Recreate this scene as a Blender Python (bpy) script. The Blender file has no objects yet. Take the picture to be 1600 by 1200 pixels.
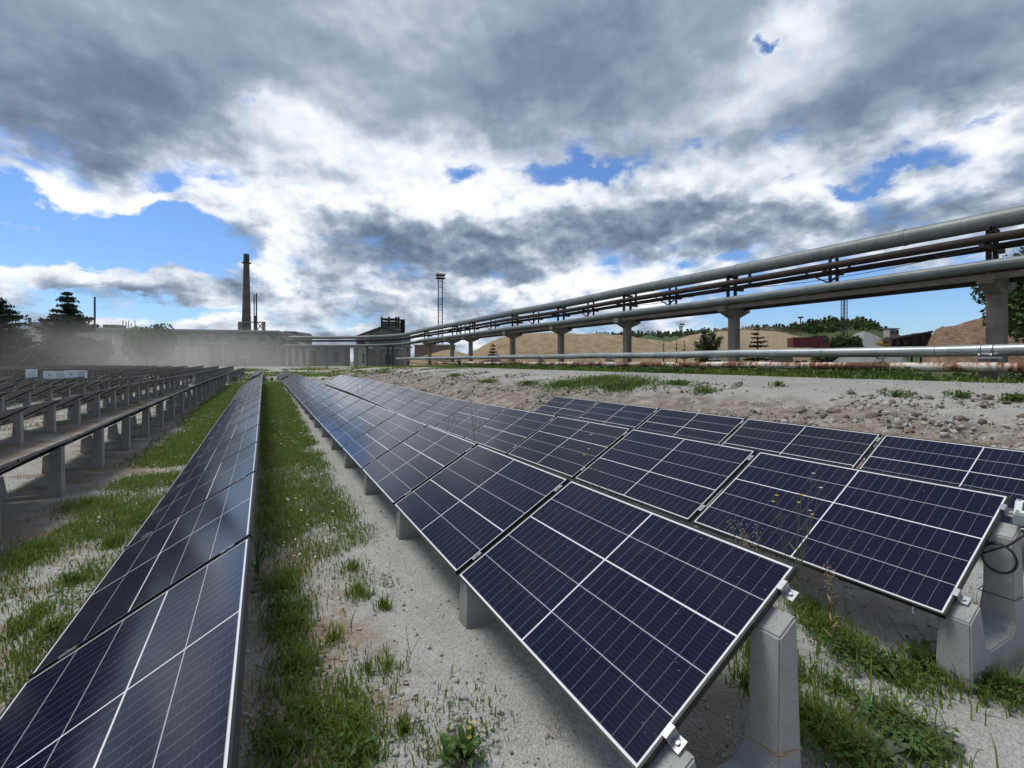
import bpy, bmesh, math, random
import numpy as np
from mathutils import Vector, Matrix, noise
random.seed(7); rng=np.random.default_rng(7)
SC=bpy.context.scene; COL=SC.collection
R=math.radians
# ---------------------------------------------------------------- camera
F=732.8; CAMH=1.82; YAW=R(27.88); S_,C_=math.sin(YAW),math.cos(YAW)
cam=bpy.data.cameras.new("camera"); camo=bpy.data.objects.new("camera",cam); COL.objects.link(camo)
camo.location=(0,0,CAMH); camo.rotation_euler=(R(90),0,-YAW)
cam.sensor_width=36; cam.lens=F/1600*36; cam.shift_y=-35/1600; cam.clip_start=.05; cam.clip_end=8000
SC.camera=camo
SC.view_settings.view_transform='Standard'; SC.view_settings.look='None'
SC.view_settings.exposure=0.10; SC.view_settings.gamma=1
SC.cycles.volume_step_rate=4; SC.cycles.volume_bounces=1; SC.cycles.max_bounces=6; SC.cycles.transparent_max_bounces=12

def at(px,py,d):
    """world point that lies d metres ahead in the direction of photo pixel px,py"""
    u=(px-800)/F*d
    return Vector((u*C_+d*S_, -u*S_+d*C_, CAMH+(565-py)/F*d))
def ud(u,d,z=0): return Vector((u*C_+d*S_, -u*S_+d*C_, z))
def smooth(a,b,x):
    t=min(1,max(0,(x-a)/(b-a))); return t*t*(3-2*t)
def interp(tab,x): return float(np.interp(x,[t[0] for t in tab],[t[1] for t in tab]))

# ---------------------------------------------------------------- node helpers
class N:
    def __init__(s,tree): s.t=tree; s.t.nodes.clear()
    def n(s,typ,ins=None,**kw):
        nd=s.t.nodes.new(typ)
        for k,v in kw.items(): setattr(nd,k,v)
        for k,v in (ins or {}).items(): s.set(nd.inputs[k],v)
        return nd
    def set(s,sock,v):
        if isinstance(v,bpy.types.NodeSocket): s.t.links.new(v,sock)
        elif isinstance(v,bpy.types.Node): s.t.links.new(v.outputs[0],sock)
        else:
            if sock.type=='RGBA' and isinstance(v,(tuple,list)) and len(v)==3: v=(*v,1)
            sock.default_value=v
    def m(s,op,a,b=0.0,c=0.0,clamp=False):
        nd=s.n('ShaderNodeMath',{0:a,1:b,2:c},operation=op); nd.use_clamp=clamp; return nd.outputs[0]
    def vm(s,op,a,b=(0,0,0)):
        nd=s.n('ShaderNodeVectorMath',{0:a,1:b},operation=op); return nd.outputs[0]
    def mix(s,f,a,b,blend='MIX'):
        nd=s.n('ShaderNodeMix',data_type='RGBA',blend_type=blend); s.set(nd.inputs[0],f); s.set(nd.inputs[6],a); s.set(nd.inputs[7],b); return nd.outputs[2]
    def noise(s,vec,scale,detail=4,rough=.55,dist=0,out=0):
        nd=s.n('ShaderNodeTexNoise',{'Scale':scale,'Detail':detail,'Roughness':rough,'Distortion':dist})
        if vec is not None: s.set(nd.inputs['Vector'],vec)
        return nd.outputs[out]
    def sstep(s,x,a,b):
        nd=s.n('ShaderNodeMapRange',{0:x,1:a,2:b,3:0.0,4:1.0},interpolation_type='SMOOTHSTEP'); return nd.outputs[0]
    def ramp(s,x,pts,interp='LINEAR'):
        nd=s.n('ShaderNodeValToRGB',{0:x}); cr=nd.color_ramp; cr.interpolation=interp
        while len(cr.elements)<len(pts): cr.elements.new(.5)
        for e,(p,c) in zip(cr.elements,pts): e.position=p; e.color=(*c,1)
        return nd.outputs[0]
# ---------------------------------------------------------------- world: sky with clouds laid out by direction
SUN_AZ=R(-48); SUN_EL=R(66)          # azimuth measured from +Y towards +X
W=bpy.data.worlds.new("World"); SC.world=W; W.use_nodes=True
w=N(W.node_tree)
tc=w.n('ShaderNodeTexCoord').outputs['Generated']
sep=w.n('ShaderNodeSeparateXYZ',{0:tc})
dx,dy,dz=sep.outputs
az=w.m('SUBTRACT',w.m('ARCTAN2',dx,dy),YAW)
az=w.m('SUBTRACT',az,w.m('MULTIPLY',w.m('FLOOR',w.m('ADD',w.m('DIVIDE',az,2*math.pi),.5)),2*math.pi))
hl=w.m('SQRT',w.m('ADD',w.m('MULTIPLY',dx,dx),w.m('MULTIPLY',dy,dy)))
hh=w.m('ARCTAN2',dz,hl)
# cloud-plane coordinates (streets of cloud flatten towards the horizon)
zc=w.m('MAXIMUM',dz,.0)
inv=w.m('DIVIDE',1.0,w.m('ADD',zc,.16))
pl=w.n('ShaderNodeCombineXYZ',{0:w.m('MULTIPLY',dx,inv),1:w.m('MULTIPLY',dy,inv),2:0.0}).outputs[0]
ang=w.n('ShaderNodeCombineXYZ',{0:az,1:hh,2:0.0}).outputs[0]
wv=w.vm('SUBTRACT',w.noise(pl,1.6,5,.6,out=1),(.5,.5,.5))
wv2=w.vm('SUBTRACT',w.noise(ang,7,5,.6,out=1),(.5,.5,.5))
def scv(v,k): 
    nd=w.n('ShaderNodeVectorMath',{0:v},operation='SCALE'); w.set(nd.inputs['Scale'],k); return nd.outputs[0]
angw=w.vm('ADD',ang,w.vm('ADD',scv(wv,.10),scv(wv2,.16)))
def blobs(lst):
    tot=None
    for (px,py,rx,ry,st) in lst:
        a=math.atan((px-800)/F); ca=math.cos(a); h=math.atan((565-py)/F*ca)
        sx=rx/F*ca*ca; sy=ry/F*ca*math.cos(h)**2
        d=w.vm('SUBTRACT',angw,(a,h,0)); d=w.vm('MULTIPLY',d,(1/sx,1/sy,0))
        q=w.n('ShaderNodeVectorMath',{0:d,1:d},operation='DOT_PRODUCT').outputs['Value']
        g=w.m('MULTIPLY',w.m('POWER',2.718,w.m('MULTIPLY',q,-.7)),st)
        tot=g if tot is None else w.m('ADD',tot,g)
    return tot
holes=blobs([(40,345,150,66,1.15),(245,345,135,58,1.25),(300,258,75,30,.85),(250,388,110,24,.65),(725,262,50,13,.6),(930,246,95,16,.85),
 (1200,90,17,22,1.15),(1370,262,110,14,.75),(1475,222,45,16,.6),(1400,478,260,48,1.5),(1700,480,200,60,1.2),(1120,408,60,9,.5),(395,168,40,12,.9),(1040,196,30,10,.4),(640,100,30,10,.5),(1540,175,40,12,.6),
 (120,452,130,9,.6),(290,482,120,12,.65),(40,478,60,10,.3),(560,500,160,9,.45),(1000,505,100,10,.4),(560,268,30,14,.35)])
fills=blobs([(190,300,120,12,1.25),(75,345,80,6,.9),(210,360,90,5,.7),(300,445,120,20,.5),(100,425,190,22,.8),(430,225,70,36,.5),(620,320,240,50,.6),(520,215,120,30,.35),(250,70,420,90,.8),(900,60,300,80,.8),(1480,80,240,90,.8),(640,150,130,40,.4),(1040,150,150,40,.4),(800,340,300,40,.5)])
bright=blobs([(700,300,150,22,.2),(430,420,30,30,.3),(620,50,110,60,.26),(40,60,80,30,.10),(560,300,190,34,.36),(440,405,26,40,.62),(490,380,40,24,.42),(850,455,120,20,.5),(900,296,260,24,.34),(1180,165,110,38,.30),(1245,40,46,46,.38),
 (1330,300,150,26,.3),(1560,215,60,50,.42),(170,300,120,22,.5),(100,412,170,18,.4),(430,190,110,42,.42),(620,230,140,30,.3),(1050,420,150,16,.3),(700,150,70,60,.18),(1000,455,120,12,.35),(350,500,40,16,.3),(1480,290,70,20,.25),(230,60,90,20,.08)])
darks=blobs([(120,110,260,80,.36),(60,200,150,32,.36),(330,150,120,60,.22),(880,90,260,75,.26),(780,160,130,40,.22),(1430,120,230,60,.30),(1100,220,160,30,.14),(620,402,150,30,.36),(760,420,110,22,.22),
 (1000,362,250,20,.24),(1270,330,150,18,.18),(1560,300,90,26,.22),(250,425,180,8,.15),(150,470,200,10,.2),(600,470,200,10,.2),(1300,360,160,20,.22),(500,40,260,50,.12),(700,500,80,14,.15)])
n1=w.noise(pl,1.1,7,.52,.2); n2=w.noise(pl,2.0,7,.50,.15)
anz=w.vm('ADD',w.vm('MULTIPLY',ang,(1,1.45,1)),scv(wv,.05))
n3=w.noise(anz,4.2,9,.54,.05)
n3b=w.noise(w.vm('ADD',anz,(.014,.045,0)),4.2,6,.52,.05)
n4=w.noise(anz,12,6,.52,.05); n4b=w.noise(w.vm('ADD',anz,(.006,.020,0)),12,5,.50,.05)
lowf=w.m('SUBTRACT',1.0,w.m('MULTIPLY',w.sstep(hh,.20,.50),.80))
relief=w.m('MULTIPLY',w.m('ADD',w.m('MULTIPLY',w.m('SUBTRACT',n3,n3b),2.3),w.m('MULTIPLY',w.m('SUBTRACT',n4,n4b),1.5)),lowf)
cov=w.m('ADD',w.m('ADD',w.m('MULTIPLY',w.m('SUBTRACT',n1,.5),1.1),w.m('MULTIPLY',w.m('SUBTRACT',n3,.5),2.2)),.42)
wisp=w.m('ADD',w.m('MULTIPLY',w.m('SUBTRACT',n4,.5),1.5),w.m('MULTIPLY',w.m('SUBTRACT',w.noise(w.vm('MULTIPLY',ang,(1,3.2,1)),9,7,.62,.5),.5),1.3))
cov=w.m('ADD',w.m('SUBTRACT',w.m('ADD',cov,fills),holes),wisp)
cover=w.m('MULTIPLY',w.sstep(cov,-.34,.34),w.m('ADD',.90,w.m('MULTIPLY',w.sstep(cov,.1,.5),.10)))
bv=w.m('ADD',w.m('ADD',w.m('MULTIPLY',w.m('SUBTRACT',n2,.5),.60),w.m('MULTIPLY',w.m('SUBTRACT',n3,.5),w.m('MULTIPLY',lowf,.9))),relief)
bv=w.m('ADD',w.m('SUBTRACT',w.m('ADD',bv,bright),darks),.52)
rear=w.sstep(w.m('ABSOLUTE',az),1.3,2.3); bv=w.m('SUBTRACT',bv,w.m('MULTIPLY',rear,.18))
edge=w.m('SUBTRACT',1.0,w.sstep(cov,.05,.75))    # thin rims of the clouds are brighter
bv=w.m('ADD',bv,w.m('MULTIPLY',edge,.14))
ccol=w.ramp(bv,[(0.0,(.125,.17,.245)),(.24,(.195,.25,.34)),(.46,(.32,.385,.485)),(.66,(.55,.615,.71)),(.84,(.79,.835,.905)),(1.0,(.94,.96,1.0))])
sky=w.n('ShaderNodeTexSky'); sky.sky_type='NISHITA'; sky.sun_disc=False; sky.sun_elevation=SUN_EL; sky.sun_rotation=SUN_AZ; sky.air_density=1.0; sky.dust_density=.5; sky.ozone_density=2.0
STR=.10
skyc=w.mix(1.0,sky.outputs[0],(.80,1.05,1.42),'MULTIPLY')
cl=w.mix(1.0,ccol,(1/STR,1/STR,1/STR),'MULTIPLY')
allc=w.mix(cover,skyc,cl)
bg=w.n('ShaderNodeBackground',{0:allc,1:STR}); wo=w.n('ShaderNodeOutputWorld',{0:bg})
# ---------------------------------------------------------------- sun behind cloud
sl=bpy.data.lights.new("sun",'SUN'); sl.energy=2.3; sl.angle=R(24); sl.color=(1,.95,.86)
so=bpy.data.objects.new("sun",sl); COL.objects.link(so)
sd=Vector((math.sin(SUN_AZ)*math.cos(SUN_EL),math.cos(SUN_AZ)*math.cos(SUN_EL),math.sin(SUN_EL)))
so.rotation_euler=sd.to_track_quat('Z','Y').to_euler()

# ---------------------------------------------------------------- materials
M={}
def mat(name,fn):
    m=bpy.data.materials.new(name); m.use_nodes=True; k=N(m.node_tree); r=fn(k)
    k.n('ShaderNodeOutputMaterial',{0:r}); M[name]=m; return m
def pb(k,col,rough=.6,metal=0,spec=.5,normal=None,**kw):
    ins={'Base Color':col,'Roughness':rough,'Metallic':metal,'Specular IOR Level':spec}
    if normal is not None: ins['Normal']=normal
    ins.update(kw)
    return k.n('ShaderNodeBsdfPrincipled',ins).outputs[0]
def bump(k,h,st=.3,dist=.02): return k.n('ShaderNodeBump',{'Strength':st,'Distance':dist,'Height':h}).outputs[0]
def pos(k): return k.n('ShaderNodeNewGeometry').outputs['Position']
def obc(k): return k.n('ShaderNodeTexCoord').outputs['Object']
def simple(name,col,rough=.6,metal=0,var=.2,scale=6,bs=.15,bd=.01,obj=False,spec=.5,dirt=None):
    def fn(k):
        p=obc(k) if obj else pos(k)
        n=k.noise(p,scale,6,.6); n2=k.noise(p,scale*7,4,.6)
        f=k.m('ADD',k.m('MULTIPLY',n,.7),k.m('MULTIPLY',n2,.3))
        c=k.ramp(f,[(.3,tuple(x*(1-var) for x in col)),(.7,tuple(min(1,x*(1+var)) for x in col))])
        if dirt: c=k.mix(k.sstep(k.noise(p,scale*.6,7,.65),dirt[1],dirt[1]+.12),c,dirt[0])
        return pb(k,c,rough,metal,spec,bump(k,n2,bs,bd))
    return mat(name,fn)
simple('concrete',(.245,.245,.235),.85,0,.22,5,.35,.004,True)
def f_stand(k):
    p=pos(k); n=k.noise(p,4,6,.6); n2=k.noise(p,60,4,.7); n3=k.noise(p,220,2,.5)
    c=k.ramp(k.m('ADD',k.m('MULTIPLY',n,.75),k.m('MULTIPLY',n2,.25)),[(.3,(.27,.275,.268)),(.7,(.40,.40,.385))])
    zz=k.n('ShaderNodeSeparateXYZ',{0:p}).outputs[2]; mud=k.m('MULTIPLY',k.m('SUBTRACT',1.0,k.sstep(k.m('ADD',zz,k.m('MULTIPLY',n2,.12)),.05,.20)),.45); c=k.mix(mud,c,(.20,.165,.13)); c=k.mix(k.m('MULTIPLY',k.sstep(k.noise(k.vm('MULTIPLY',p,(6,6,.7)),2.2,5,.65),.54,.70),.4),c,(.17,.17,.16))
    pits=k.sstep(k.noise(p,90,2,.5),.66,.70); c=k.mix(k.m('MULTIPLY',pits,.6),c,(.09,.09,.085))
    return pb(k,c,.85,0,.4,bump(k,k.m('SUBTRACT',k.m('ADD',n2,k.m('MULTIPLY',n3,.4)),pits),.5,.003))
mat('stand_concrete',f_stand)
simple('old_concrete',(.21,.18,.15),.9,0,.3,2.5,.4,.02,dirt=((.10,.08,.065),.56))
simple('black_frame',(.012,.012,.014),.38,.3,.2,4,.02,.001)
simple('aluminium',(.42,.43,.44),.35,.9,.08,10,.05,.001)
simple('black_cable',(.012,.012,.012),.5)
simple('grey_box',(.50,.52,.53),.4,0,.06,12,.03,.001,dirt=((.40,.40,.39),.6))
simple('white_box',(.68,.72,.74),.4,0,.05,2,.02,.001)
simple('dark_plastic',(.05,.055,.06),.4)
simple('strap_yellow',(.42,.31,.12),.6,0,.25,40)
simple('dark_rust',(.035,.022,.018),.75,.2,.5,3,.4,.02,dirt=((.085,.035,.02),.60))
simple('steel_dark',(.06,.055,.05),.6,.4,.3,3)
def f_pipe(k):
    p=pos(k); n=k.noise(p,1.3,6,.6); v=k.noise(k.vm('MULTIPLY',p,(6,.35,6)),2,5,.6)
    c=k.ramp(k.m('ADD',k.m('MULTIPLY',n,.5),k.m('MULTIPLY',v,.5)),[(.35,(.125,.15,.152)),(.65,(.225,.255,.255))])
    c=k.mix(k.sstep(k.noise(p,.7,7,.7),.60,.72),c,(.17,.12,.08)); c=k.mix(k.m('MULTIPLY',k.sstep(k.noise(k.vm('MULTIPLY',p,(.5,5,.5)),1.2,6,.7),.52,.7),.55),c,(.10,.105,.10))
    band=k.m('FRACT',k.m('MULTIPLY',k.n('ShaderNodeSeparateXYZ',{0:p}).outputs[1],.5)); seam=k.m('LESS_THAN',band,.012)
    c=k.mix(seam,c,(.14,.155,.15))
    return pb(k,c,.5,.15,.5,bump(k,k.m('SUBTRACT',n,seam),.25,.02))
mat('painted_pipe',f_pipe)
def f_rust(k):
    p=pos(k); n=k.noise(k.vm('MULTIPLY',p,(1,.5,1)),1.1,8,.68,.6); st=k.noise(k.vm('MULTIPLY',p,(.3,6,.3)),1.5,4,.6)
    f=k.m('ADD',k.m('MULTIPLY',n,.75),k.m('MULTIPLY',st,.25))
    c=k.ramp(f,[(.44,(.66,.63,.58)),(.49,(.45,.33,.25)),(.52,(.19,.075,.04)),(.64,(.09,.035,.022))])
    return pb(k,c,.7,.1,.4,bump(k,f,.5,.02))
mat('rusty_pipe',f_rust)
def f_silver(k):
    p=pos(k); n=k.noise(p,1.0,6,.6); c=k.ramp(n,[(.35,(.27,.31,.315)),(.65,(.40,.44,.44))])
    c=k.mix(k.m('MULTIPLY',k.sstep(k.noise(p,.55,7,.7),.62,.70),.8),c,(.25,.16,.09)); c=k.mix(k.m('MULTIPLY',k.sstep(k.noise(k.vm('MULTIPLY',p,(.5,6,.5)),1.5,6,.7),.54,.7),.5),c,(.17,.18,.17))
    seam=k.m('LESS_THAN',k.m('FRACT',k.m('MULTIPLY',k.n('ShaderNodeSeparateXYZ',{0:p}).outputs[1],.25)),.006); c=k.mix(seam,c,(.12,.12,.11))
    return pb(k,c,.38,.45,.5,bump(k,n,.2,.02))
mat('silver_pipe',f_silver)
# panel face ---------------------------------------------------------
PL,PW=1.754,1.096
def f_cells(k):
    uv=k.n('ShaderNodeUVMap').outputs[0]; sx=k.n('ShaderNodeSeparateXYZ',{0:uv}); u,v=sx.outputs[0],sx.outputs[1]
    # u,v in metres on the glass
    mg=.010; thick=.009
    def near(x,c,wd): return k.m('LESS_THAN',k.m('ABSOLUTE',k.m('SUBTRACT',x,c)),wd/2)
    border=k.m('MAXIMUM',k.m('MAXIMUM',k.m('LESS_THAN',u,mg),k.m('GREATER_THAN',u,PL-.022-mg)),k.m('MAXIMUM',k.m('LESS_THAN',v,mg),k.m('GREATER_THAN',v,PW-.022-mg)))
    UL=PL-.022; VL=PW-.022
    cen=near(u,UL/2,thick)
    cu=k.m('FRACT',k.m('DIVIDE',k.m('SUBTRACT',k.m('ABSOLUTE',k.m('SUBTRACT',u,UL/2)),thick/2),(UL/2-mg-thick/2)/12))
    gu=k.m('LESS_THAN',k.m('ABSOLUTE',k.m('SUBTRACT',cu,.5)),.486); gu=k.m('SUBTRACT',1.0,gu)
    ch=(VL-2*mg)/5
    cv=k.m('FRACT',k.m('DIVIDE',k.m('SUBTRACT',v,mg),ch))
    gv=k.m('LESS_THAN',k.m('ABSOLUTE',k.m('SUBTRACT',cv,.5)),.4885); gv=k.m('SUBTRACT',1.0,gv)
    tv=near(v,mg+3*ch,.0085)
    bb=k.m('FRACT',k.m('MULTIPLY',cv,10)); bus=k.m('LESS_THAN',k.m('ABSOLUTE',k.m('SUBTRACT',bb,.5)),.032)
    white=k.m('MAXIMUM',k.m('MAXIMUM',border,cen),tv)
    n=k.noise(uv,30,2,.5); dirt=k.noise(pos(k),3.5,7,.65)
    info=k.n('ShaderNodeObjectInfo').outputs['Random']
    base=k.mix(n,(.0010,.0016,.014),(.0016,.0022,.026)); base=k.mix(k.m('MULTIPLY',info,.35),base,(.006,.006,.008))
    c=k.mix(k.m('MULTIPLY',bus,.5),base,(.055,.055,.10)); low=k.m('MULTIPLY',k.sstep(k.m('ADD',k.m('MULTIPLY',k.m('ABSOLUTE',k.m('SUBTRACT',v,PW/2)),-1.0),k.m('MULTIPLY',dirt,.05)),-.53,-.575),.0)
    c=k.mix(k.m('MULTIPLY',gu,.6),c,(.26,.27,.32)); c=k.mix(k.m('MULTIPLY',gv,.9),c,(.42,.43,.45)); c=k.mix(white,c,(.74,.75,.75))
    c=k.mix(k.m('MULTIPLY',k.sstep(dirt,.45,.8),.012),c,(.35,.33,.29))
    c=k.mix(k.m('MULTIPLY',k.sstep(k.noise(pos(k),55,2,.5),.745,.76),.35),c,(.45,.43,.38))
    rough=k.m('ADD',.09,k.m('MULTIPLY',dirt,.10))
    return pb(k,c,rough,0,.34,IOR=1.40)
mat('panel_cells',f_cells)
simple('back_sheet_white',(.42,.42,.42),.5,0,.05,3,.02,.001,True)
# ground --------------------------------------------------------------
def f_ground(k):
    p=pos(k); sx=k.n('ShaderNodeSeparateXYZ',{0:p}); X,Y,Z=sx.outputs
    big=k.noise(p,.55,5,.6); mid=k.noise(p,2.6,6,.62); fin=k.noise(p,38,4,.7); grit=k.n('ShaderNodeTexVoronoi',{'Vector':p,'Scale':75.0}); gr2=k.n('ShaderNodeTexVoronoi',{'Vector':p,'Scale':30.0})
    gravel=k.ramp(k.m('ADD',k.m('MULTIPLY',mid,.45),k.m('MULTIPLY',fin,.55)),[(.34,(.24,.235,.215)),(.5,(.40,.395,.37)),(.68,(.56,.55,.53))])
    gravel=k.mix(.45,gravel,k.mix(grit.outputs['Distance'],(.52,.51,.49),(.15,.145,.135)),'MIX')
    stone=k.n('ShaderNodeSeparateColor',{0:gr2.outputs['Color']}).outputs[0]
    gravel=k.mix(k.m('MULTIPLY',k.sstep(stone,.82,.9),k.m('SUBTRACT',.6,gr2.outputs['Distance'])),gravel,(.58,.57,.55))
    brown=k.ramp(k.m('ADD',k.m('MULTIPLY',mid,.5),k.m('MULTIPLY',fin,.5)),[(.35,(.12,.085,.06)),(.6,(.25,.185,.135))])
    pale=k.ramp(fin,[(.35,(.30,.28,.24)),(.65,(.50,.48,.44))])
    c=gravel
    # damp reddish strip under each row (rows 2.2 m apart)
    rx=k.m('FRACT',k.m('DIVIDE',k.m('ADD',X,220.0-1.40+k_off),2.2))
    rowm=k.m('MULTIPLY',k.sstep(rx,0.0,.18),k.m('SUBTRACT',1.0,k.sstep(rx,.45,.62)))
    infield=k.m('SUBTRACT',1.0,k.sstep(X,6.6,7.2)); infield=k.m('MULTIPLY',infield,k.m('SUBTRACT',1.0,k.sstep(Y,70.0,90.0)))
    rf=k.m('MULTIPLY',k.m('MULTIPLY',rowm,infield),k.sstep(k.m('ADD',k.m('MULTIPLY',big,.6),k.m('MULTIPLY',mid,.4)),.40,.56))
    c=k.mix(k.m('MULTIPLY',rf,.75),c,brown)
    # soil between tufts
    gx=k.m('SUBTRACT',1.0,k.sstep(k.m('ADD',X,k.m('MULTIPLY',mid,.5)),.75,1.15))
    so_=k.m('MULTIPLY',k.m('MULTIPLY',gx,infield),k.sstep(k.noise(p,1.7,6,.65),.47,.58))
    c=k.mix(k.m('MULTIPLY',so_,.8),c,k.ramp(fin,[(.3,(.17,.12,.085)),(.7,(.34,.26,.19))]))
    # rubble bank and road
    bank=k.m('MULTIPLY',k.sstep(X,6.3,7.2),k.m('SUBTRACT',1.0,k.sstep(k.m('ADD',X,k.m('MULTIPLY',big,3.0)),11.2,13.4)))
    rub=k.ramp(k.m('ADD',k.m('MULTIPLY',mid,.5),k.m('MULTIPLY',fin,.5)),[(.39,(.105,.08,.062)),(.49,(.225,.19,.155)),(.57,(.36,.325,.285)),(.65,(.50,.48,.44))])
    c=k.mix(k.m('MULTIPLY',bank,k.sstep(mid,.25,.42)),c,rub)
    road=k.sstep(k.m('ADD',X,k.m('MULTIPLY',big,3.0)),12.2,13.8)
    c=k.mix(road,c,k.ramp(k.m('ADD',k.m('MULTIPLY',big,.5),k.m('MULTIPLY',fin,.5)),[(.35,(.27,.265,.245)),(.65,(.41,.40,.37))]))
    veg=k.m('MULTIPLY',k.sstep(k.m('ADD',X,k.m('MULTIPLY',mid,1.5)),18.6,19.6),k.sstep(big,.30,.45))
    c=k.mix(veg,c,(.075,.085,.035))
    far=k.sstep(Y,95.0,130.0); c=k.mix(far,c,k.mix(big,(.22,.21,.17),(.12,.14,.07)))
    damp=k.m('MULTIPLY',k.sstep(k.noise(p,.9,5,.6),.54,.66),.30); c=k.mix(damp,c,k.mix(1.0,c,(.62,.58,.54),'MULTIPLY'))
    blot=k.m('MULTIPLY',k.sstep(k.noise(p,7,4,.6),.60,.68),.35); c=k.mix(blot,c,(.22,.19,.155))
    h=k.m('ADD',k.m('MULTIPLY',fin,.6),k.m('SUBTRACT',.6,grit.outputs['Distance'])); h=k.m('ADD',h,k.m('MULTIPLY',k.noise(p,9,3,.6),1.2))
    return pb(k,c,.92,0,.25,bump(k,h,.75,.012))
k_off=0.0
mat('ground',f_ground)
def f_sand(k):
    p=pos(k); n=k.noise(p,.5,7,.65); m=k.noise(p,4,6,.7); st=k.noise(k.vm('MULTIPLY',p,(1,1,.15)),1.1,6,.7,.6)
    c=k.ramp(k.m('ADD',k.m('MULTIPLY',n,.3),k.m('ADD',k.m('MULTIPLY',m,.35),k.m('MULTIPLY',st,.35))),[(.38,(.24,.17,.10)),(.5,(.40,.30,.185)),(.62,(.55,.44,.30))])
    return pb(k,c,.95,0,.2,bump(k,k.m('ADD',m,st),.9,.5))
mat('sand',f_sand)
simple('grey_gravel',(.25,.255,.25),.95,0,.25,1.0,.7,.3)
def f_brownh(k):
    p=pos(k); n=k.noise(p,.6,7,.7,.5); m=k.noise(k.vm('MULTIPLY',p,(1,1,2.5)),1.6,6,.7)
    c=k.ramp(k.m('ADD',k.m('MULTIPLY',n,.5),k.m('MULTIPLY',m,.5)),[(.38,(.12,.07,.045)),(.5,(.25,.155,.10)),(.62,(.36,.27,.19))])
    return pb(k,c,.95,0,.2,bump(k,m,.9,.6))
mat('brown_soil',f_brownh)
def leafm(name,a,b,tr=.25,scale=3):
    def fn(k):
        rnd=k.n('ShaderNodeNewGeometry').outputs['Random Per Island']; n=k.noise(pos(k),scale,4,.6)
        c=k.mix(k.m('ADD',k.m('MULTIPLY',rnd,.6),k.m('MULTIPLY',n,.4)),a,b)
        d=pb(k,c,.6,0,.3); t=k.n('ShaderNodeBsdfTranslucent',{0:c}).outputs[0]
        return k.n('ShaderNodeMixShader',{0:tr,1:d,2:t}).outputs[0]
    return mat(name,fn)
leafm('grass_blade',(.070,.12,.018),(.25,.33,.065),.45,1.1)
leafm('dry_grass',(.20,.16,.08),(.40,.34,.20),.3)
leafm('conifer_needles',(.012,.026,.014),(.040,.065,.030),.1,1)
leafm('leaf_green',(.035,.065,.022),(.11,.16,.05),.25,1)
leafm('leaf_olive',(.055,.072,.032),(.13,.16,.07),.3,1)
leafm('weed_leaf',(.045,.095,.022),(.11,.19,.045),.3,5)
leafm('thistle_leaf',(.06,.085,.055),(.15,.19,.12),.2,8)
leafm('petal_white',(.55,.55,.50),(.75,.75,.70),.3)
leafm('petal_yellow',(.60,.42,.03),(.75,.58,.06),.3)
simple('stem_green',(.13,.15,.06),.7); simple('stem_dry',(.20,.15,.10),.8); simple('bark',(.09,.065,.05),.9,0,.3,3,.6,.03)
simple('stone_pale',(.40,.385,.36),.9,0,.3,14,.4,.01); simple('stone_dark',(.17,.135,.105),.9,0,.35,12,.5,.01)
def f_fac(k):
    p=obc(k); sx=k.n('ShaderNodeSeparateXYZ',{0:p}); X,Y,Z=sx.outputs
    n=k.noise(p,.35,6,.65); m=k.noise(p,2,5,.6)
    c=k.ramp(k.m('ADD',k.m('MULTIPLY',n,.6),k.m('MULTIPLY',m,.4)),[(.36,(.15,.145,.13)),(.62,(.27,.26,.235))])
    seam=k.m('MAXIMUM',k.m('LESS_THAN',k.m('FRACT',k.m('DIVIDE',Z,1.8)),.03),k.m('LESS_THAN',k.m('FRACT',k.m('DIVIDE',X,6.0)),.012))
    c=k.mix(k.m('MULTIPLY',seam,.7),c,(.07,.066,.06))
    c=k.mix(k.m('MULTIPLY',k.sstep(k.noise(k.vm('MULTIPLY',p,(1.2,1.2,.18)),1.5,6,.7),.56,.68),.6),c,(.09,.08,.068))
    return pb(k,c,.9,0,.3,bump(k,m,.3,.05))
mat('factory_wall',f_fac)
simple('pale_concrete',(.38,.36,.32),.85,0,.15,1,.2,.05)
simple('brick_red',(.22,.09,.06),.9,0,.25,2,.3,.03)
simple('window_dark',(.03,.034,.04),.25,0,.3,1,.02,.01)
simple('roof_grey',(.42,.43,.43),.7,0,.12,1,.1,.02)
simple('corrugated',(.15,.155,.15),.6,.3,.2,1,.1,.02)
def f_chim(k):
    p=pos(k); n=k.noise(p,.6,6,.6); z=k.n('ShaderNodeSeparateXYZ',{0:p}).outputs[2]
    c=k.ramp(n,[(.35,(.085,.072,.062)),(.65,(.14,.12,.105))])
    return pb(k,c,.9,0,.3,bump(k,n,.3,.05))
mat('chimney_brick',f_chim)
simple('truck_red',(.15,.02,.026),.5,0,.25,1.5,.1,.01,dirt=((.20,.12,.09),.6))
simple('rubber',(.02,.02,.02),.8); simple('machine_yellow',(.40,.25,.06),.6,0,.25,2)
simple('glass_dark',(.02,.025,.03),.1)
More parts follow.
